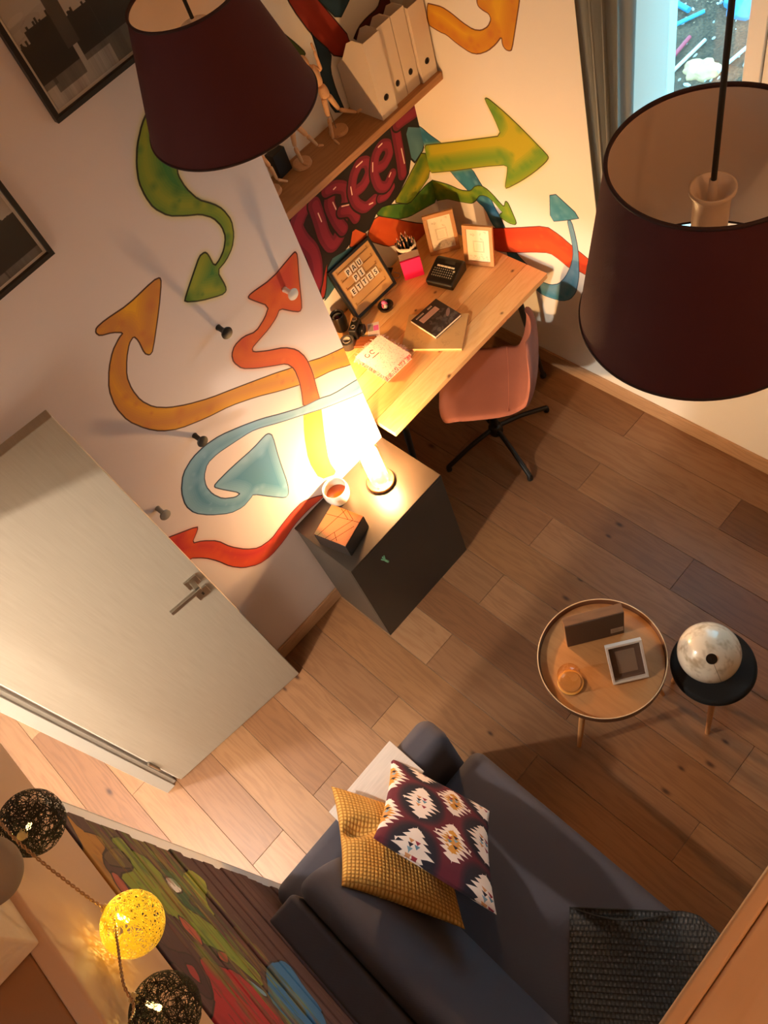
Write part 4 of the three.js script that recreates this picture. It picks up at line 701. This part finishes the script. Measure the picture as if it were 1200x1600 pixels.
// ------------------------------------------------------------------ coffee table and stool
function splay(n, cx, cz, feet, rTop, yTop, r0, r1, m, parent) { for (const [fx, fz] of feet) { const d = Math.hypot(fx, fz); obj(n, [rod([fx, 0.0006, fz], [fx / d * rTop, yTop, fz / d * rTop], r0, r1, 20)], m, parent); } }
const beech = M(0xd8b48c, 0.5, { map: pinePale }), oakTop = M(0xdcc8b0, 0.4, { map: woodTex([214, 168, 120], [188, 142, 98], 0.4, 1.1, 6, 4.4, 0) });
{
  const t = thing('coffee_table', 'round wooden tray table with a raised rim on three splayed legs', 'table', [-0.19, 0, 1.273]);
  const g = lathe([[0, 0.43], [0.228, 0.43], [0.228, 0.446], [0, 0.446]], 96); boxUV(g.toNonIndexed(), 2);
  obj('table_top', [boxUV(g.toNonIndexed(), 2)], oakTop, t);
  obj('rim', [lathe([[0.2283, 0.424], [0.2345, 0.424], [0.2365, 0.43], [0.2375, 0.47], [0.236, 0.472], [0.2335, 0.4715], [0.2315, 0.447], [0.2285, 0.446], [0.2283, 0.424]], 120)], M(0x6a4630, 0.35), t);
  obj('rim_edge', [lathe([[0.2334, 0.4718], [0.2376, 0.4718], [0.2368, 0.4735], [0.2342, 0.4735], [0.2334, 0.4718]], 120)], M(0xd8b890, 0.4), t);
  splay('leg', 0, 0, [[-0.232, 0.043], [0.153, 0.178], [0.078, -0.22]], 0.14, 0.4295, 0.0095, 0.0155, beech, t);
}
const TT = 0.4466;
{
  const t = thing('wooden_sign', 'wooden block sign standing on the round table, its plain back with a small label', 'sign', [-0.227, TT, 1.144], -0.647);
  obj('block', [span(0, 0.22, 0.0004, 0.2, -0.036, 0, 0.0015, 0)], M(0xb89c84, 0.6, { map: oak[1] }), t);
  obj('back_sheet', [span(0.001, 0.219, 0.002, 0.1985, 0.0003, 0.0025)], M(0x5a4232, 0.7), t);
  const lab = canvasTex(128, 96, (c, w, h) => { c.fillStyle = '#b7a692'; c.fillRect(0, 0, w, h); c.fillStyle = '#7a6a5a'; for (let i = 0; i < 4; i++) c.fillRect(12, 16 + i * 18, 60 + rnd(0, 40), 5); });
  obj('label', [onFace(span(-0.024, 0.024, 0, 0.04, 0.0026, 0.0032), 0.048, 0.04).translate(0.192, 0.03, 0)], M(0xffffff, 0.8, { map: lab }), t);
}
{
  const t = leaning('photo_frame', 'square empty glass photo frame leaning back on the round table', 'frame', -0.249, TT + 0.0125, 1.369, 0.667, 0.62), w = 0.132, h = 0.165, b = 0.009, m = M(0xd8c8bc, 0.4);
  obj('frame', [span(0, w, 0, b, -0.02, 0, 0.0012, 0), span(0, w, h - b, h, -0.02, 0, 0.0012, 0), span(0, b, b, h - b, -0.02, 0, 0.0012), span(w - b, w, b, h - b, -0.02, 0, 0.0012)], m, t);
  obj('mat_board', [span(b, w - b, b, h - b, -0.017, -0.014)], M(0x6a4a38, 0.7), t);
  obj('opening', [span(b + 0.022, w - b - 0.022, b + 0.025, h - b - 0.025, -0.0139, -0.0125, 0.0005)], M(0x9a7d66, 0.5), t);
  obj('pane', [span(b, w - b, b, h - b, -0.006, -0.004)], P(0xffffff, 0.03, { transmission: 1, thickness: 0 }), t);
  obj('easel_leg', [rod([w / 2, h * 0.6, -0.0215], [w / 2, 0.0565, -0.1], 0.0032)], M(0x4a3626, 0.8), t);
}
{
  const t = thing('glass_cloche', 'small amber glass cloche on the round table', 'cloche', [-0.335, TT, 1.24]), pr = [[0.0455, 0.012], [0.0455, 0.085]];
  for (let a = 1; a <= 12; a++) pr.push([0.0455 * Math.cos(a * Math.PI / 24), 0.085 + 0.052 * Math.sin(a * Math.PI / 24)]);
  obj('glass', [lathe(pr, 56)], P(0xfdeedb, 0.03, { transmission: 1, thickness: 0, ior: 1.5, clearcoat: 1, ...side2 }), t);
  obj('base', [lathe([[0, 0.0006], [0.046, 0.0006], [0.049, 0.004], [0.049, 0.009], [0.0465, 0.0115], [0, 0.0115]], 48)], M(0xd8a050, 0.35), t);
  obj('plinth', [lathe([[0, 0.0118], [0.04, 0.0118], [0.041, 0.014], [0.038, 0.018], [0, 0.018]], 40)], M(0xa87c48, 0.5), t);
}
{
  const t = thing('stool', 'low stool with a round black padded seat and wooden legs', 'stool', [0.05, 0, 1.592]);
  obj('seat', [lathe([[0, 0.368], [0.13, 0.368], [0.148, 0.378], [0.152, 0.395], [0.148, 0.412], [0.135, 0.42], [0, 0.4215]], 80)], M(0x0f0d0c, 0.85), t);
  splay('leg', 0, 0, [[-0.113, 0.082], [0.127, 0.057], [-0.014, -0.139]], 0.09, 0.3675, 0.009, 0.014, beech, t);
  const s = thing('globe', 'cream coloured moon globe resting on the black stool', 'globe', [0.035, 0.5315, 1.573]);
  const moon = dataTex(512, 256, (u, v) => { const a = u * 6.283, q = Math.sin(v * 3.1416), X = Math.cos(a) * q, Y = Math.cos(v * 3.1416), Z = Math.sin(a) * q, n = fbm(X * 2 + 3, Y * 2, Z * 2), f = perlin.noise(X * 9, Y * 9, Z * 9); const t = clamp(0.45 + n * 1.3 + 0.25 * f); return mix([232, 218, 196], [168, 146, 116], clamp(t * 1.5 - 0.8)); }, true, 1, 1);
  s.quaternion.setFromUnitVectors(V(0, 1, 0), V(-0.058, 0.11, 0.039).normalize());
  obj('sphere', new THREE.SphereGeometry(0.109, 72, 48), P(0xffffff, 0.22, { map: moon, clearcoat: 0.5, clearcoatRoughness: 0.12 }), s);
  obj('pole_cap', [lathe([[0, 0.113], [0.004, 0.113], [0.0048, 0.111], [0.018, 0.1106], [0.019, 0.109], [0.019, 0.104], [0, 0.106]], 28)], M(0x2a2018, 0.35, { metalness: 0.6 }), s);
  const arc = []; for (let i = 0; i <= 24; i++) { const a = 0.17 + i * 0.11; arc.push([0.1092 * Math.sin(a) * -0.55, 0.1092 * Math.cos(a), 0.1092 * Math.sin(a) * 0.835]); }
  obj('meridian_seam', [tube(arc, 0.0006, 80, 6)], M(0x3a2a1c, 0.6), s);
  obj('stand_ring', [new THREE.TorusGeometry(0.04, 0.004, 10, 40).rotateX(Math.PI / 2)], M(0x15110e, 0.5), s).applyMatrix4(new THREE.Matrix4().makeRotationFromQuaternion(s.quaternion.clone().invert()).multiply(new THREE.Matrix4().makeTranslation(0, -0.1055, 0)));
}
// ------------------------------------------------------------------ sofa and what lies on it
{
  const s = thing('sofa', 'grey fabric sofa along the wall with the painted slat panel', 'sofa'), f = M(0x4b474f, 0.95, { bumpMap: weave, bumpScale: 0.0006 }), Z1 = 2.98;
  const soft = (x0, x1, y0, y1, z0, z1, r) => { const g = new RoundedBoxGeometry(x1 - x0, y1 - y0, z1 - z0, 6, r); g.translate((x0 + x1) / 2, (y0 + y1) / 2, (z0 + z1) / 2); return boxUV(g.index ? g.toNonIndexed() : g, 2); };
  obj('base_frame', soft(-1.5, -0.78, 0.09, 0.29, 1.105, Z1, 0.02), f, s);
  obj('seat_cushion', soft(-1.5, -0.742, 0.291, 0.43, 1.104, Z1, 0.045), f, s);
  obj('backrest', soft(-1.622, -1.503, 0.09, 0.845, 1.07, Z1, 0.02), f, s);
  obj('armrest', soft(-1.6, -0.79, 0.09, 0.6, 0.925, 1.068, 0.05), f, s);
  const sh = new THREE.Shape(); sh.moveTo(-1.47, 0.46); sh.lineTo(-1.29, 0.46); sh.quadraticCurveTo(-1.25, 0.5, -1.29, 0.58); sh.quadraticCurveTo(-1.35, 0.76, -1.42, 0.82); sh.quadraticCurveTo(-1.47, 0.85, -1.472, 0.8);
  const g = new THREE.ExtrudeGeometry(sh, { depth: Z1 - 1.15, bevelEnabled: true, bevelSize: 0.028, bevelThickness: 0.05, bevelSegments: 6, curveSegments: 10 }); g.translate(0, 0, 1.125);
  const gm = mergeVertices((() => { g.deleteAttribute('normal'); g.deleteAttribute('uv'); return g; })(), 1e-4); gm.computeVertexNormals();
  { const p = gm.attributes.position; for (let i = 0; i < p.count; i++) { const n = perlin.noise(p.getX(i) * 5, p.getY(i) * 5, p.getZ(i) * 3); p.setX(i, p.getX(i) + 0.008 * n); } gm.computeVertexNormals(); }
  obj('back_cushion', boxUV(gm.toNonIndexed(), 2), f, s);
  for (const [x, z] of [[-1.54, 0.98], [-0.84, 0.98], [-1.54, 2.9], [-0.84, 2.9]]) obj('leg', [rod([x, 0.0006, z], [x, 0.0895, z], 0.014, 0.02)], M(0x3a2a20, 0.5), s);
}
{
  const t = thing('armrest_tray', 'whitewashed wooden tray board lying across the sofa arm', 'tray'), m = M(0xeee4dc, 0.55, { map: doorlikeTex() });
  function doorlikeTex() { return dataTex(128, 256, (u, v) => { const n = tile((a, b) => perlin.noise(a * 40, b * 4, 4), u, v); const g = 222 + 16 * n; return [g, g * 0.97, g * 0.95]; }, true, 0.2, 0.3); }
  obj('board', [span(-1.27, -0.945, 0.6008, 0.611, 0.905, 1.075, 0.0015, 0)], m, t);
  obj('lip', [span(-1.27, -0.945, 0.585, 0.6006, 0.905, 0.917, 0.0015, 0)], m, t);
}
function pillow(cs, thick, n, ripple) {
  const [a, b, c, d] = cs.map((p) => V(...p)), pos = [], uv = [], idx = [];
  const N = b.clone().sub(a).cross(d.clone().sub(a)).normalize().negate();
  for (const side of [1, -1]) for (let j = 0; j <= n; j++) for (let i = 0; i <= n; i++) {
    let s = -1 + 2 * i / n, t = -1 + 2 * j / n; const h = Math.pow(Math.max(0, (1 - s * s) * (1 - t * t)), 0.42);
    const S = s * (1 - 0.075 * (1 - t * t)), T = t * (1 - 0.075 * (1 - s * s)), p = a.clone().multiplyScalar((1 - S) * (1 - T) / 4).addScaledVector(b, (1 + S) * (1 - T) / 4).addScaledVector(c, (1 + S) * (1 + T) / 4).addScaledVector(d, (1 - S) * (1 + T) / 4);
    p.addScaledVector(N, side * thick * h * (1 + 0.1 * perlin.noise(s * 2, t * 2, side)) + (ripple && side > 0 ? ripple(s, t) * h : 0)); pos.push(p.x, p.y, p.z); uv.push(i / n, j / n);
  }
  const W = n + 1, o = W * W; for (let j = 0; j < n; j++) for (let i = 0; i < n; i++) { const k = j * W + i; idx.push(k, k + W, k + 1, k + 1, k + W, k + W + 1, o + k, o + k + 1, o + k + W, o + k + 1, o + k + W + 1, o + k + W); }
  const g = new THREE.BufferGeometry(); g.setAttribute('position', new THREE.Float32BufferAttribute(pos, 3)); g.setAttribute('uv', new THREE.Float32BufferAttribute(uv, 2)); g.setIndex(idx); g.computeVertexNormals(); return g;
}
{
  // corners: far arm side, right, near, left (as seen from above the sofa)
  const waffle = dataTex(512, 512, (u, v) => { const a = Math.abs(Math.sin(u * 3.1416 * 32)), b = Math.abs(Math.sin(v * 3.1416 * 32)); return 255 * Math.pow(a * b, 0.5); }, false, 1, 1);
  const waffleCol = dataTex(512, 512, (u, v) => { const a = Math.abs(Math.sin(u * 3.1416 * 32)), b = Math.abs(Math.sin(v * 3.1416 * 32)); return mix([170, 112, 40], [226, 176, 92], Math.pow(a * b, 0.6)); }, true, 1, 1);
  const y = thing('cushion', 'mustard yellow waffle weave cushion in the sofa corner, under the patterned one', 'cushion');
  obj('cover', pillow([[-1.198, 0.685, 0.878], [-1.02, 0.50, 1.205], [-1.227, 0.665, 1.518], [-1.386, 0.83, 1.177]], 0.058, 64, (s, t) => -0.075 * Math.exp(-(((s + 0.75) / 0.35) ** 2) - ((t + 0.1 + 0.3 * (s + 0.75)) / 0.16) ** 2)), M(0xffffff, 0.92, { map: waffleCol, bumpMap: waffle, bumpScale: 0.004 }), y);
  const boho = canvasTex(1024, 1024, (c, w) => {
    c.fillStyle = '#5c1426'; c.fillRect(0, 0, w, w);
    const star = (u, v, white) => {
      const x = u * w, yy = v * w, R = 0.18 * w;
      c.fillStyle = '#1d1626'; c.beginPath(); const hal = c.createRadialGradient(x, yy, R * 0.5, x, yy, R * 1.35); hal.addColorStop(0, 'rgba(22,18,34,1)'); hal.addColorStop(0.6, 'rgba(22,18,34,0.95)'); hal.addColorStop(1, 'rgba(22,18,34,0)'); if (white) { c.fillStyle = hal; c.fillRect(x - R * 1.4, yy - R * 1.4, R * 2.8, R * 2.8); }
      const dia = (k, col) => {
        c.fillStyle = col; c.beginPath(); c.moveTo(x, yy - R * k * 0.9); c.lineTo(x + R * k * 0.5, yy); c.lineTo(x, yy + R * k * 0.9); c.lineTo(x - R * k * 0.5, yy); c.fill();
        for (let i = 0; i < 7; i++) { const q = (i - 3) / 3.6, wd = R * k * (1.02 - 0.72 * Math.abs(q)), y0 = yy + q * R * k * 0.9, hh = R * k * 0.15; for (const s of [-1, 1]) { c.beginPath(); c.moveTo(x, y0 - hh * 1.5); c.lineTo(x + s * wd, y0 - hh * 0.5); c.lineTo(x + s * wd * 0.3, y0 + hh * 1.1); c.lineTo(x, y0 + hh * 1.5); c.fill(); } }
        for (const [dx, dy] of [[0, 1], [-0.2, 0.86], [0.2, 0.86]]) for (const s of [-1, 1]) { c.beginPath(); c.moveTo(x + dx * R * k, yy + s * dy * R * k * 1.08); c.lineTo(x + dx * R * k - R * 0.09, yy + s * R * k * 0.5); c.lineTo(x + dx * R * k + R * 0.09, yy + s * R * k * 0.5); c.fill(); }
      };
      dia(1, '#ecd9cf'); if (!white) dia(0.62, '#c98a34');
      const cols = ['#c98a5a', '#5a7f96', '#241828', '#ecd9cf', '#7a96a6', '#8a2030']; for (let i = 0; i < 8; i++) { const px = x + ((i % 2) - 0.5) * R * 0.3, py = yy + (Math.floor(i / 2) - 1.5) * R * 0.17; c.fillStyle = cols[(i * 5 + (white ? 0 : 3)) % 6]; c.beginPath(); c.moveTo(px - R * 0.14, py + R * 0.08); c.lineTo(px, py - R * 0.09); c.lineTo(px + R * 0.14, py + R * 0.08); c.fill(); }
    };
    for (const v of [0.04, 0.51, 0.98]) { star(0.31, v, true); star(0.93, v, true); } for (const v of [0.28, 0.75]) { star(0.0, v, false); star(0.62, v, false); }
    c.fillStyle = '#ecd9cf'; for (const [u, v] of [[0.47, 0.3], [0.47, 0.72], [0.78, 0.3], [0.78, 0.76], [0.15, 0.5], [0.16, 0.06]]) { c.beginPath(); c.moveTo(u * w, v * w - 22); c.lineTo(u * w + 16, v * w + 10); c.lineTo(u * w - 16, v * w + 10); c.fill(); }
  });
  const b = thing('cushion', 'burgundy cushion with white and mustard zigzag stars, on top of the yellow one', 'cushion');
  obj('cover', pillow([[-0.987, 0.60, 0.949], [-0.896, 0.555, 1.325], [-1.127, 0.80, 1.586], [-1.216, 0.85, 1.164]], 0.06, 56), M(0xffffff, 0.9, { map: boho, bumpMap: weave, bumpScale: 0.0005 }), b);
}
{
  const t = thing('blanket', 'dark grey knitted blanket folded over the sofa seat edge', 'blanket'), pos = [], uv = [], idx = [];
  const C = [-0.954, 1.697], e1 = [0.635, 0.772], e2 = [-0.8, 0.6], nu = 110, nv = 70, LA = 1.1, LB = 0.62;
  const sheet = (lift, a0) => { const k0 = pos.length / 3; for (let j = 0; j <= nv; j++) for (let i = 0; i <= nu; i++) {
    const a = a0 + LA * i / nu, b1 = LB * j / nv; const b = b1 + (lift ? 0.036 * Math.sin(Math.PI * clamp(a / 0.34)) : 0); let x = C[0] + a * e1[0] + b * e2[0], z = C[1] + a * e1[1] + b * e2[1], y = 0.4325 + lift * Math.sin(Math.PI * clamp(a / 0.34)) * Math.exp(-b1 * 9) + lift * 0.2 + 0.006 * (1 + perlin.noise(a * 7, b * 7, lift * 100));
    const ex = x + 0.752; if (ex > 0) { const r = 0.03 + lift * 0.4, th = Math.min(ex / r, Math.PI / 2); x = -0.752 + r * Math.sin(th) + 0.004 * (1 + perlin.noise(z * 9, ex * 6, 2)); y = y - r * (1 - Math.cos(th)) - Math.max(0, ex - r * Math.PI / 2); }
    const bx = -1.235 - x; if (bx > 0) { x = -1.235 - bx * 0.28; y += bx * 0.95; }
    pos.push(x, Math.max(y, 0.03), z); uv.push(a, b); }
    for (let j = 0; j < nv; j++) for (let i = 0; i < nu; i++) { const a = k0 + j * (nu + 1) + i; idx.push(a, a + 1, a + nu + 1, a + 1, a + nu + 2, a + nu + 1); } };
  const build = (lift, a0) => { pos.length = uv.length = idx.length = 0; sheet(lift, a0); const g = new THREE.BufferGeometry(); g.setAttribute('position', new THREE.Float32BufferAttribute(pos.slice(), 3)); g.setAttribute('uv', new THREE.Float32BufferAttribute(uv.slice(), 2)); g.setIndex(idx.slice()); g.computeVertexNormals(); return g; };
  const knit = dataTex(256, 256, (u, v) => { const r = Math.floor(v * 14), a = Math.abs(Math.sin(u * 3.1416 * 18 + (r % 2) * 1.57)), b = Math.abs(Math.sin(v * 3.1416 * 14)); return 255 * Math.pow(a, 0.6) * Math.pow(b, 0.5); }, false, 0.24, 0.24);
  const knitCol = dataTex(256, 256, (u, v) => { const r = Math.floor(v * 14), a = Math.abs(Math.sin(u * 3.1416 * 18 + (r % 2) * 1.57)), b = Math.abs(Math.sin(v * 3.1416 * 14)), n = perlin.noise(u * 30, v * 30, 2); const k = Math.pow(a * b, 0.5); const g = 46 + 26 * k + 70 * Math.max(0, n) * k; return [g, g * 0.97, g * 0.96]; }, true, 0.24, 0.24);
  const km = M(0xffffff, 0.98, { map: knitCol, bumpMap: knit, bumpScale: 0.003, ...side2 });
  obj('lower_fold', build(0.0, 0.0), km, t); obj('upper_fold', build(0.055, 0.012), km, t);
  const hem = (lift, a0) => { const q = []; for (let j = 0; j <= 24; j++) { const a = a0 + (0.3 - a0) * j / 24, b = lift ? 0.036 * Math.sin(Math.PI * clamp(a / 0.34)) : 0, x = C[0] + a * e1[0] + b * e2[0], z = C[1] + a * e1[1] + b * e2[1]; q.push([x, 0.4385 + lift * Math.sin(Math.PI * clamp(a / 0.34)) + lift * 0.2 + 0.004, z]); } return tube(q, 0.0028, 60, 8); };
  obj('hem', [hem(0, 0)], km, t); obj('hem', [hem(0.055, 0.012)], km, t);
}
const PAINT_PANEL = {
  ochre: '848,1783 909,1768 903,1708 904,1661 947,1688 996,1761 1033,1791 1074,1790 1139,1805 1217,1812 1115,1858 968,1826',
  umber: '969,1724 924,1618 951,1592 999,1613 1013,1679 1019,1756 1003,1764',
  olive: '899,1628 865,1534 918,1534 930,1468 978,1463 995,1441 1064,1487 1084,1449 1121,1434 1159,1373 1211,1366 1260,1346 1309,1325 1360,1377 1326,1419 1269,1457 1243,1509 1226,1581 1155,1586 1151,1650 1123,1699 1093,1735 1047,1744 1002,1612 951,1592',
  dark_green: '960,1440 951,1363 988,1331 1031,1330 1080,1421 1101,1381 1159,1373 1130,1400 1109,1483 1064,1487 1022,1476',
  lime: '951,1294 922,1205 942,1168 971,1157 1057,1277 1116,1295 1088,1339 1021,1317',
  coral: '1144,1571 1156,1546 1202,1526 1248,1571 1215,1585 1186,1598',
  rust: '1248,1506 1256,1449 1295,1499 1280,1532',
  plum: '1250,1817 1278,1784 1275,1689 1313,1684 1398,1740 1409,1784 1376,1809 1321,1805 1303,1842',
  crimson: '1307,1761 1310,1718 1347,1733 1369,1764 1345,1784',
  red: '1290,1661 1274,1609 1300,1573 1312,1492 1363,1457 1408,1425 1486,1443 1559,1753 1510,1863 1465,1858 1398,1740 1340,1683',
  blue: '1286,1247 1261,1153 1245,1037 1276,1014 1340,1052 1415,1062 1473,1125 1538,1229 1531,1424 1457,1404 1390,1411',
  sky: '1323,1462 1335,1434 1373,1395 1390,1411 1375,1455',
  hole: '992,1442 988,1388 1014,1378 1043,1405 1055,1454 1043,1481 1020,1469',
  pink: '1043,1781 1058,1739 1114,1750 1129,1809 1088,1806',
};// ------------------------------------------------------------------ painted wooden slat panel behind the sofa
{
  const z0 = 0.842, z1 = 2.9, m = new Mural(2, 0.78, 2.0, 0, 2.55, 560, '#4a2f2c', (q) => {
    const c = q.c; const blob = (k, a, b) => q.shape(G(PAINT_PANEL, k), a, null, b, '#2a1a14', 0.005);
    for (let i = 0; i < 500; i++) { c.globalAlpha = 0.25; c.fillStyle = ['#6a443c', '#3a2220', '#7a4e44', '#52332e'][i % 4]; c.fillRect(rnd(0, 700), rnd(0, 1430), rnd(20, 120), rnd(3, 12)); } c.globalAlpha = 1;
    blob('ochre', '#a8742a', 'rgba(120,70,30,0.7)'); blob('pink', '#b05a48', 'rgba(120,50,40,0.6)'); blob('olive', '#7d8a2c', 'rgba(50,80,34,0.8)'); blob('umber', '#5a4630', 'rgba(80,60,40,0.7)'); blob('dark_green', '#2c5230', 'rgba(30,60,36,0.7)'); blob('lime', '#9a9a34', 'rgba(110,120,40,0.7)');
    blob('coral', '#b0503c', null); blob('rust', '#a0402a', null); blob('plum', '#3a2226', 'rgba(70,30,34,0.7)'); blob('crimson', '#9a3434', null); blob('red', '#a81f26', 'rgba(140,20,30,0.7)'); blob('blue', '#2f6a9a', 'rgba(24,60,100,0.7)'); blob('sky', '#6a94ac', null); blob('hole', '#e8dcd4', null);
    for (let i = 0; i < 260; i++) { c.globalAlpha = 0.4; c.fillStyle = ['#6a7a2a', '#8a8a30', '#3f5a2c', '#7a3a30', '#5a4a2a', '#96702c'][i % 6]; const x = rnd(20, 420), y = rnd(480, 760); c.beginPath(); c.ellipse(x, y, rnd(10, 46), rnd(2, 9), rnd(-0.12, 0.12), 0, 7); c.fill(); }
    for (let i = 0; i < 420; i++) { c.globalAlpha = 0.3; c.fillStyle = rnd() > 0.6 ? '#1e1412' : '#8a7a50'; c.fillRect(rnd(0, 700), rnd(0, 1430), rnd(8, 50), rnd(2, 6)); } c.globalAlpha = 1;
  });
  const t = thing('wall_panel', 'wall panel of rough horizontal slats painted in green, red and blue strokes', 'artwork');
  obj('backing', [span(XD + 0.0006, XD + 0.006, 0.04, 2.5, z0 + 0.012, z1)], M(0x2a1c18, 0.8), t);
  m.mat.bumpMap = grain; m.mat.bumpScale = 0.0008;
  for (let y = 0.04; y < 2.46; y += 0.0745) { const h = 0.0725, e = rnd(-0.006, 0.006), d = rnd(0.012, 0.019); obj('slat', [m.uv(span(XD + 0.0064, XD + 0.006 + d, y, y + h, z0 + e, z1, 0.005, 2))], m.mat, t); }
}
// ------------------------------------------------------------------ post on the loft rim, string of cotton ball lights
{
  const p = thing('loft_post', 'square white plastered post standing on the loft rim', 'post');
  obj('shaft', [span(-1.474, -1.384, RIM + 0.0006, 4.0, 1.52, 1.607, 0.003)], M(0xe9ddca, 0.9, { bumpMap: grain, bumpScale: 0.004 }), p);
}
{
  const thread = canvasTex(1024, 512, (c, w, h) => {
    c.fillStyle = '#000'; c.fillRect(0, 0, w, h); c.strokeStyle = '#fff'; c.lineCap = 'round';
    for (let i = 0; i < 1050; i++) { c.lineWidth = rnd(3, 6.5); const x = rnd(-80, w + 80), y = rnd(-40, h + 40), a = rnd(0, 6.283), L = rnd(60, 190), k = rnd(-60, 60); for (const o of [-w, 0, w]) { c.beginPath(); c.moveTo(x + o, y); c.quadraticCurveTo(x + o + L / 2 * Math.cos(a) - k * Math.sin(a), y + L / 2 * Math.sin(a) + k * Math.cos(a), x + o + L * Math.cos(a), y + L * Math.sin(a)); c.stroke(); } }
  }, false, true);
  const bump = thread;
  const ballMat = (col, tr) => P(col, 0.9, { alphaMap: thread, transparent: true, side: THREE.DoubleSide, bumpMap: bump, bumpScale: 0.0008, transmission: tr, thickness: 0 });
  const cotton = { black: ballMat(0x17130f, 0), yellow: ballMat(0xe6c83c, 0.45), grey: M(0x8d837a, 0.8) };
  const glow = new THREE.MeshStandardMaterial({ color: 0x000000, emissive: 0xffd27a, emissiveIntensity: 14 });
  const capMat = P(0xe8d8b0, 0.3, { transmission: 0.5, thickness: 0 });
  const ball = (kind, label, c, r, hole, share) => {
    const t = thing('cotton_ball_light', label, 'light', c), d = V(...hole).sub(V(...c)).normalize();
    const g = new THREE.SphereGeometry(r, 64, 40); const p = g.attributes.position; for (let i = 0; i < p.count; i++) { const n = 1 + 0.012 * perlin.noise(p.getX(i) * 90, p.getY(i) * 90, p.getZ(i) * 90); p.setXYZ(i, p.getX(i) * n, p.getY(i) * n, p.getZ(i) * n); } g.computeVertexNormals();
    const s = obj('ball_shell', g, cotton[kind], t); s.rotation.set(c[2] * 9, c[1] * 7, 0.4);
    const at = (k) => d.clone().multiplyScalar(r * k).toArray();
    obj('cap', [rod(at(1.08), at(0.86), 0.0042, 0.0048, 16)], capMat, t);
    if (share) { obj('bulb', [limb(at(0.62), at(0.12), 0.0022, 0.0028, 12)], glow, t); const w = V(...c).add(V(...at(0.36))); lamp('ball', w.x, w.y, w.z, 0.2, share); }
  };
  ball('black', 'black thread ball light at the left edge, topmost on the loft rim', [-1.345, 2.789, 1.482], 0.0335, [-1.352, 2.822, 1.507], 0.5);
  ball('yellow', 'glowing yellow thread ball light, middle of the string', [-1.345, 2.7295, 1.615], 0.032, [-1.352, 2.742, 1.59], 1.3);
  ball('black', 'black thread ball light at the bottom of the picture, lowest of the string', [-1.3455, 2.796, 1.725], 0.0315, [-1.352, 2.816, 1.706], 0.5);
  ball('grey', 'grey unlit ball cut off by the left picture edge, above the white post', [-1.349, 2.93, 1.578], 0.029, [-1.36, 2.905, 1.555], 0);
  const path = new THREE.CatmullRomCurve3([[-1.35, 2.835, 1.44], [-1.352, 2.836, 1.485], [-1.352, 2.829, 1.51], [-1.352, 2.81, 1.535], [-1.352, 2.787, 1.557], [-1.352, 2.762, 1.579], [-1.352, 2.741, 1.595], [-1.352, 2.771, 1.634], [-1.352, 2.802, 1.668], [-1.352, 2.823, 1.694], [-1.352, 2.826, 1.708], [-1.352, 2.838, 1.72], [-1.352, 2.856, 1.73]].map((p) => V(...p)));
  class Twist extends THREE.Curve { constructor(ph) { super(); this.ph = ph; } getPoint(t, o = new THREE.Vector3()) { const p = path.getPointAt(clamp(t)), a = t * 6.283 * 30 + this.ph; return o.set(p.x + 0.001 * Math.cos(a), p.y + 0.001 * Math.sin(a), p.z + 0.0005 * Math.sin(a * 1.0)); } }
  const cable = thing('light_cable', 'twisted clear copper cable of the ball light string on the loft rim', 'cable');
  for (const ph of [0, Math.PI]) obj('strand', new THREE.TubeGeometry(new Twist(ph), 900, 0.0008, 6), P(0xb08a64, 0.18, { metalness: 0.55, clearcoat: 1 }), cable);
}
// ------------------------------------------------------------------ lamps outside the picture that its light shows: hall ceiling, loft ceiling
const lampGlow = new THREE.MeshStandardMaterial({ color: 0x000000, emissive: 0xffd9a0, emissiveIntensity: 5 });
for (const [k, x, z, where] of [['hallA', -2.35, -0.33, 'flush round hall ceiling lamp beyond the door hinge'], ['hallC', -3.05, 0.72, 'flush round hall ceiling lamp straight through the doorway'], ['hallB', -2.15, 1.95, 'flush round hall ceiling lamp behind the slat panel wall']]) {
  const t = thing('ceiling_lamp', where, 'lamp', [x, SOFFIT, z]);
  obj('housing', [lathe([[0, -0.001], [0.09, -0.001], [0.09, -0.03], [0.084, -0.034], [0.082, -0.012], [0, -0.012]], 40)], mat.white, t);
  obj('diffuser', [lathe([[0.081, -0.02], [0.06, -0.038], [0, -0.044]], 40)], lampGlow, t);
  lamp(k, x, SOFFIT - 0.075, z, 2.5);
}
{
  const t = thing('loft_lamp', 'bare warm globe bulb hanging over the loft behind the viewer', 'lamp', [-0.6, 4.15, 2.9]);
  obj('bulb', new THREE.SphereGeometry(0.06, 32, 20), new THREE.MeshStandardMaterial({ color: 0x000000, emissive: 0xffb070, emissiveIntensity: 12 }), t);
  obj('socket', [rod([0, 0.062, 0], [0, 0.13, 0], 0.022)], mat.black, t); obj('cord', [rod([0, 0.13, 0], [0, CEIL - 4.15, 0], 0.003)], mat.black, t);
  lamp('loft', -0.6, 4.15, 2.9, 3);
}
renderer.render(scene, camera);
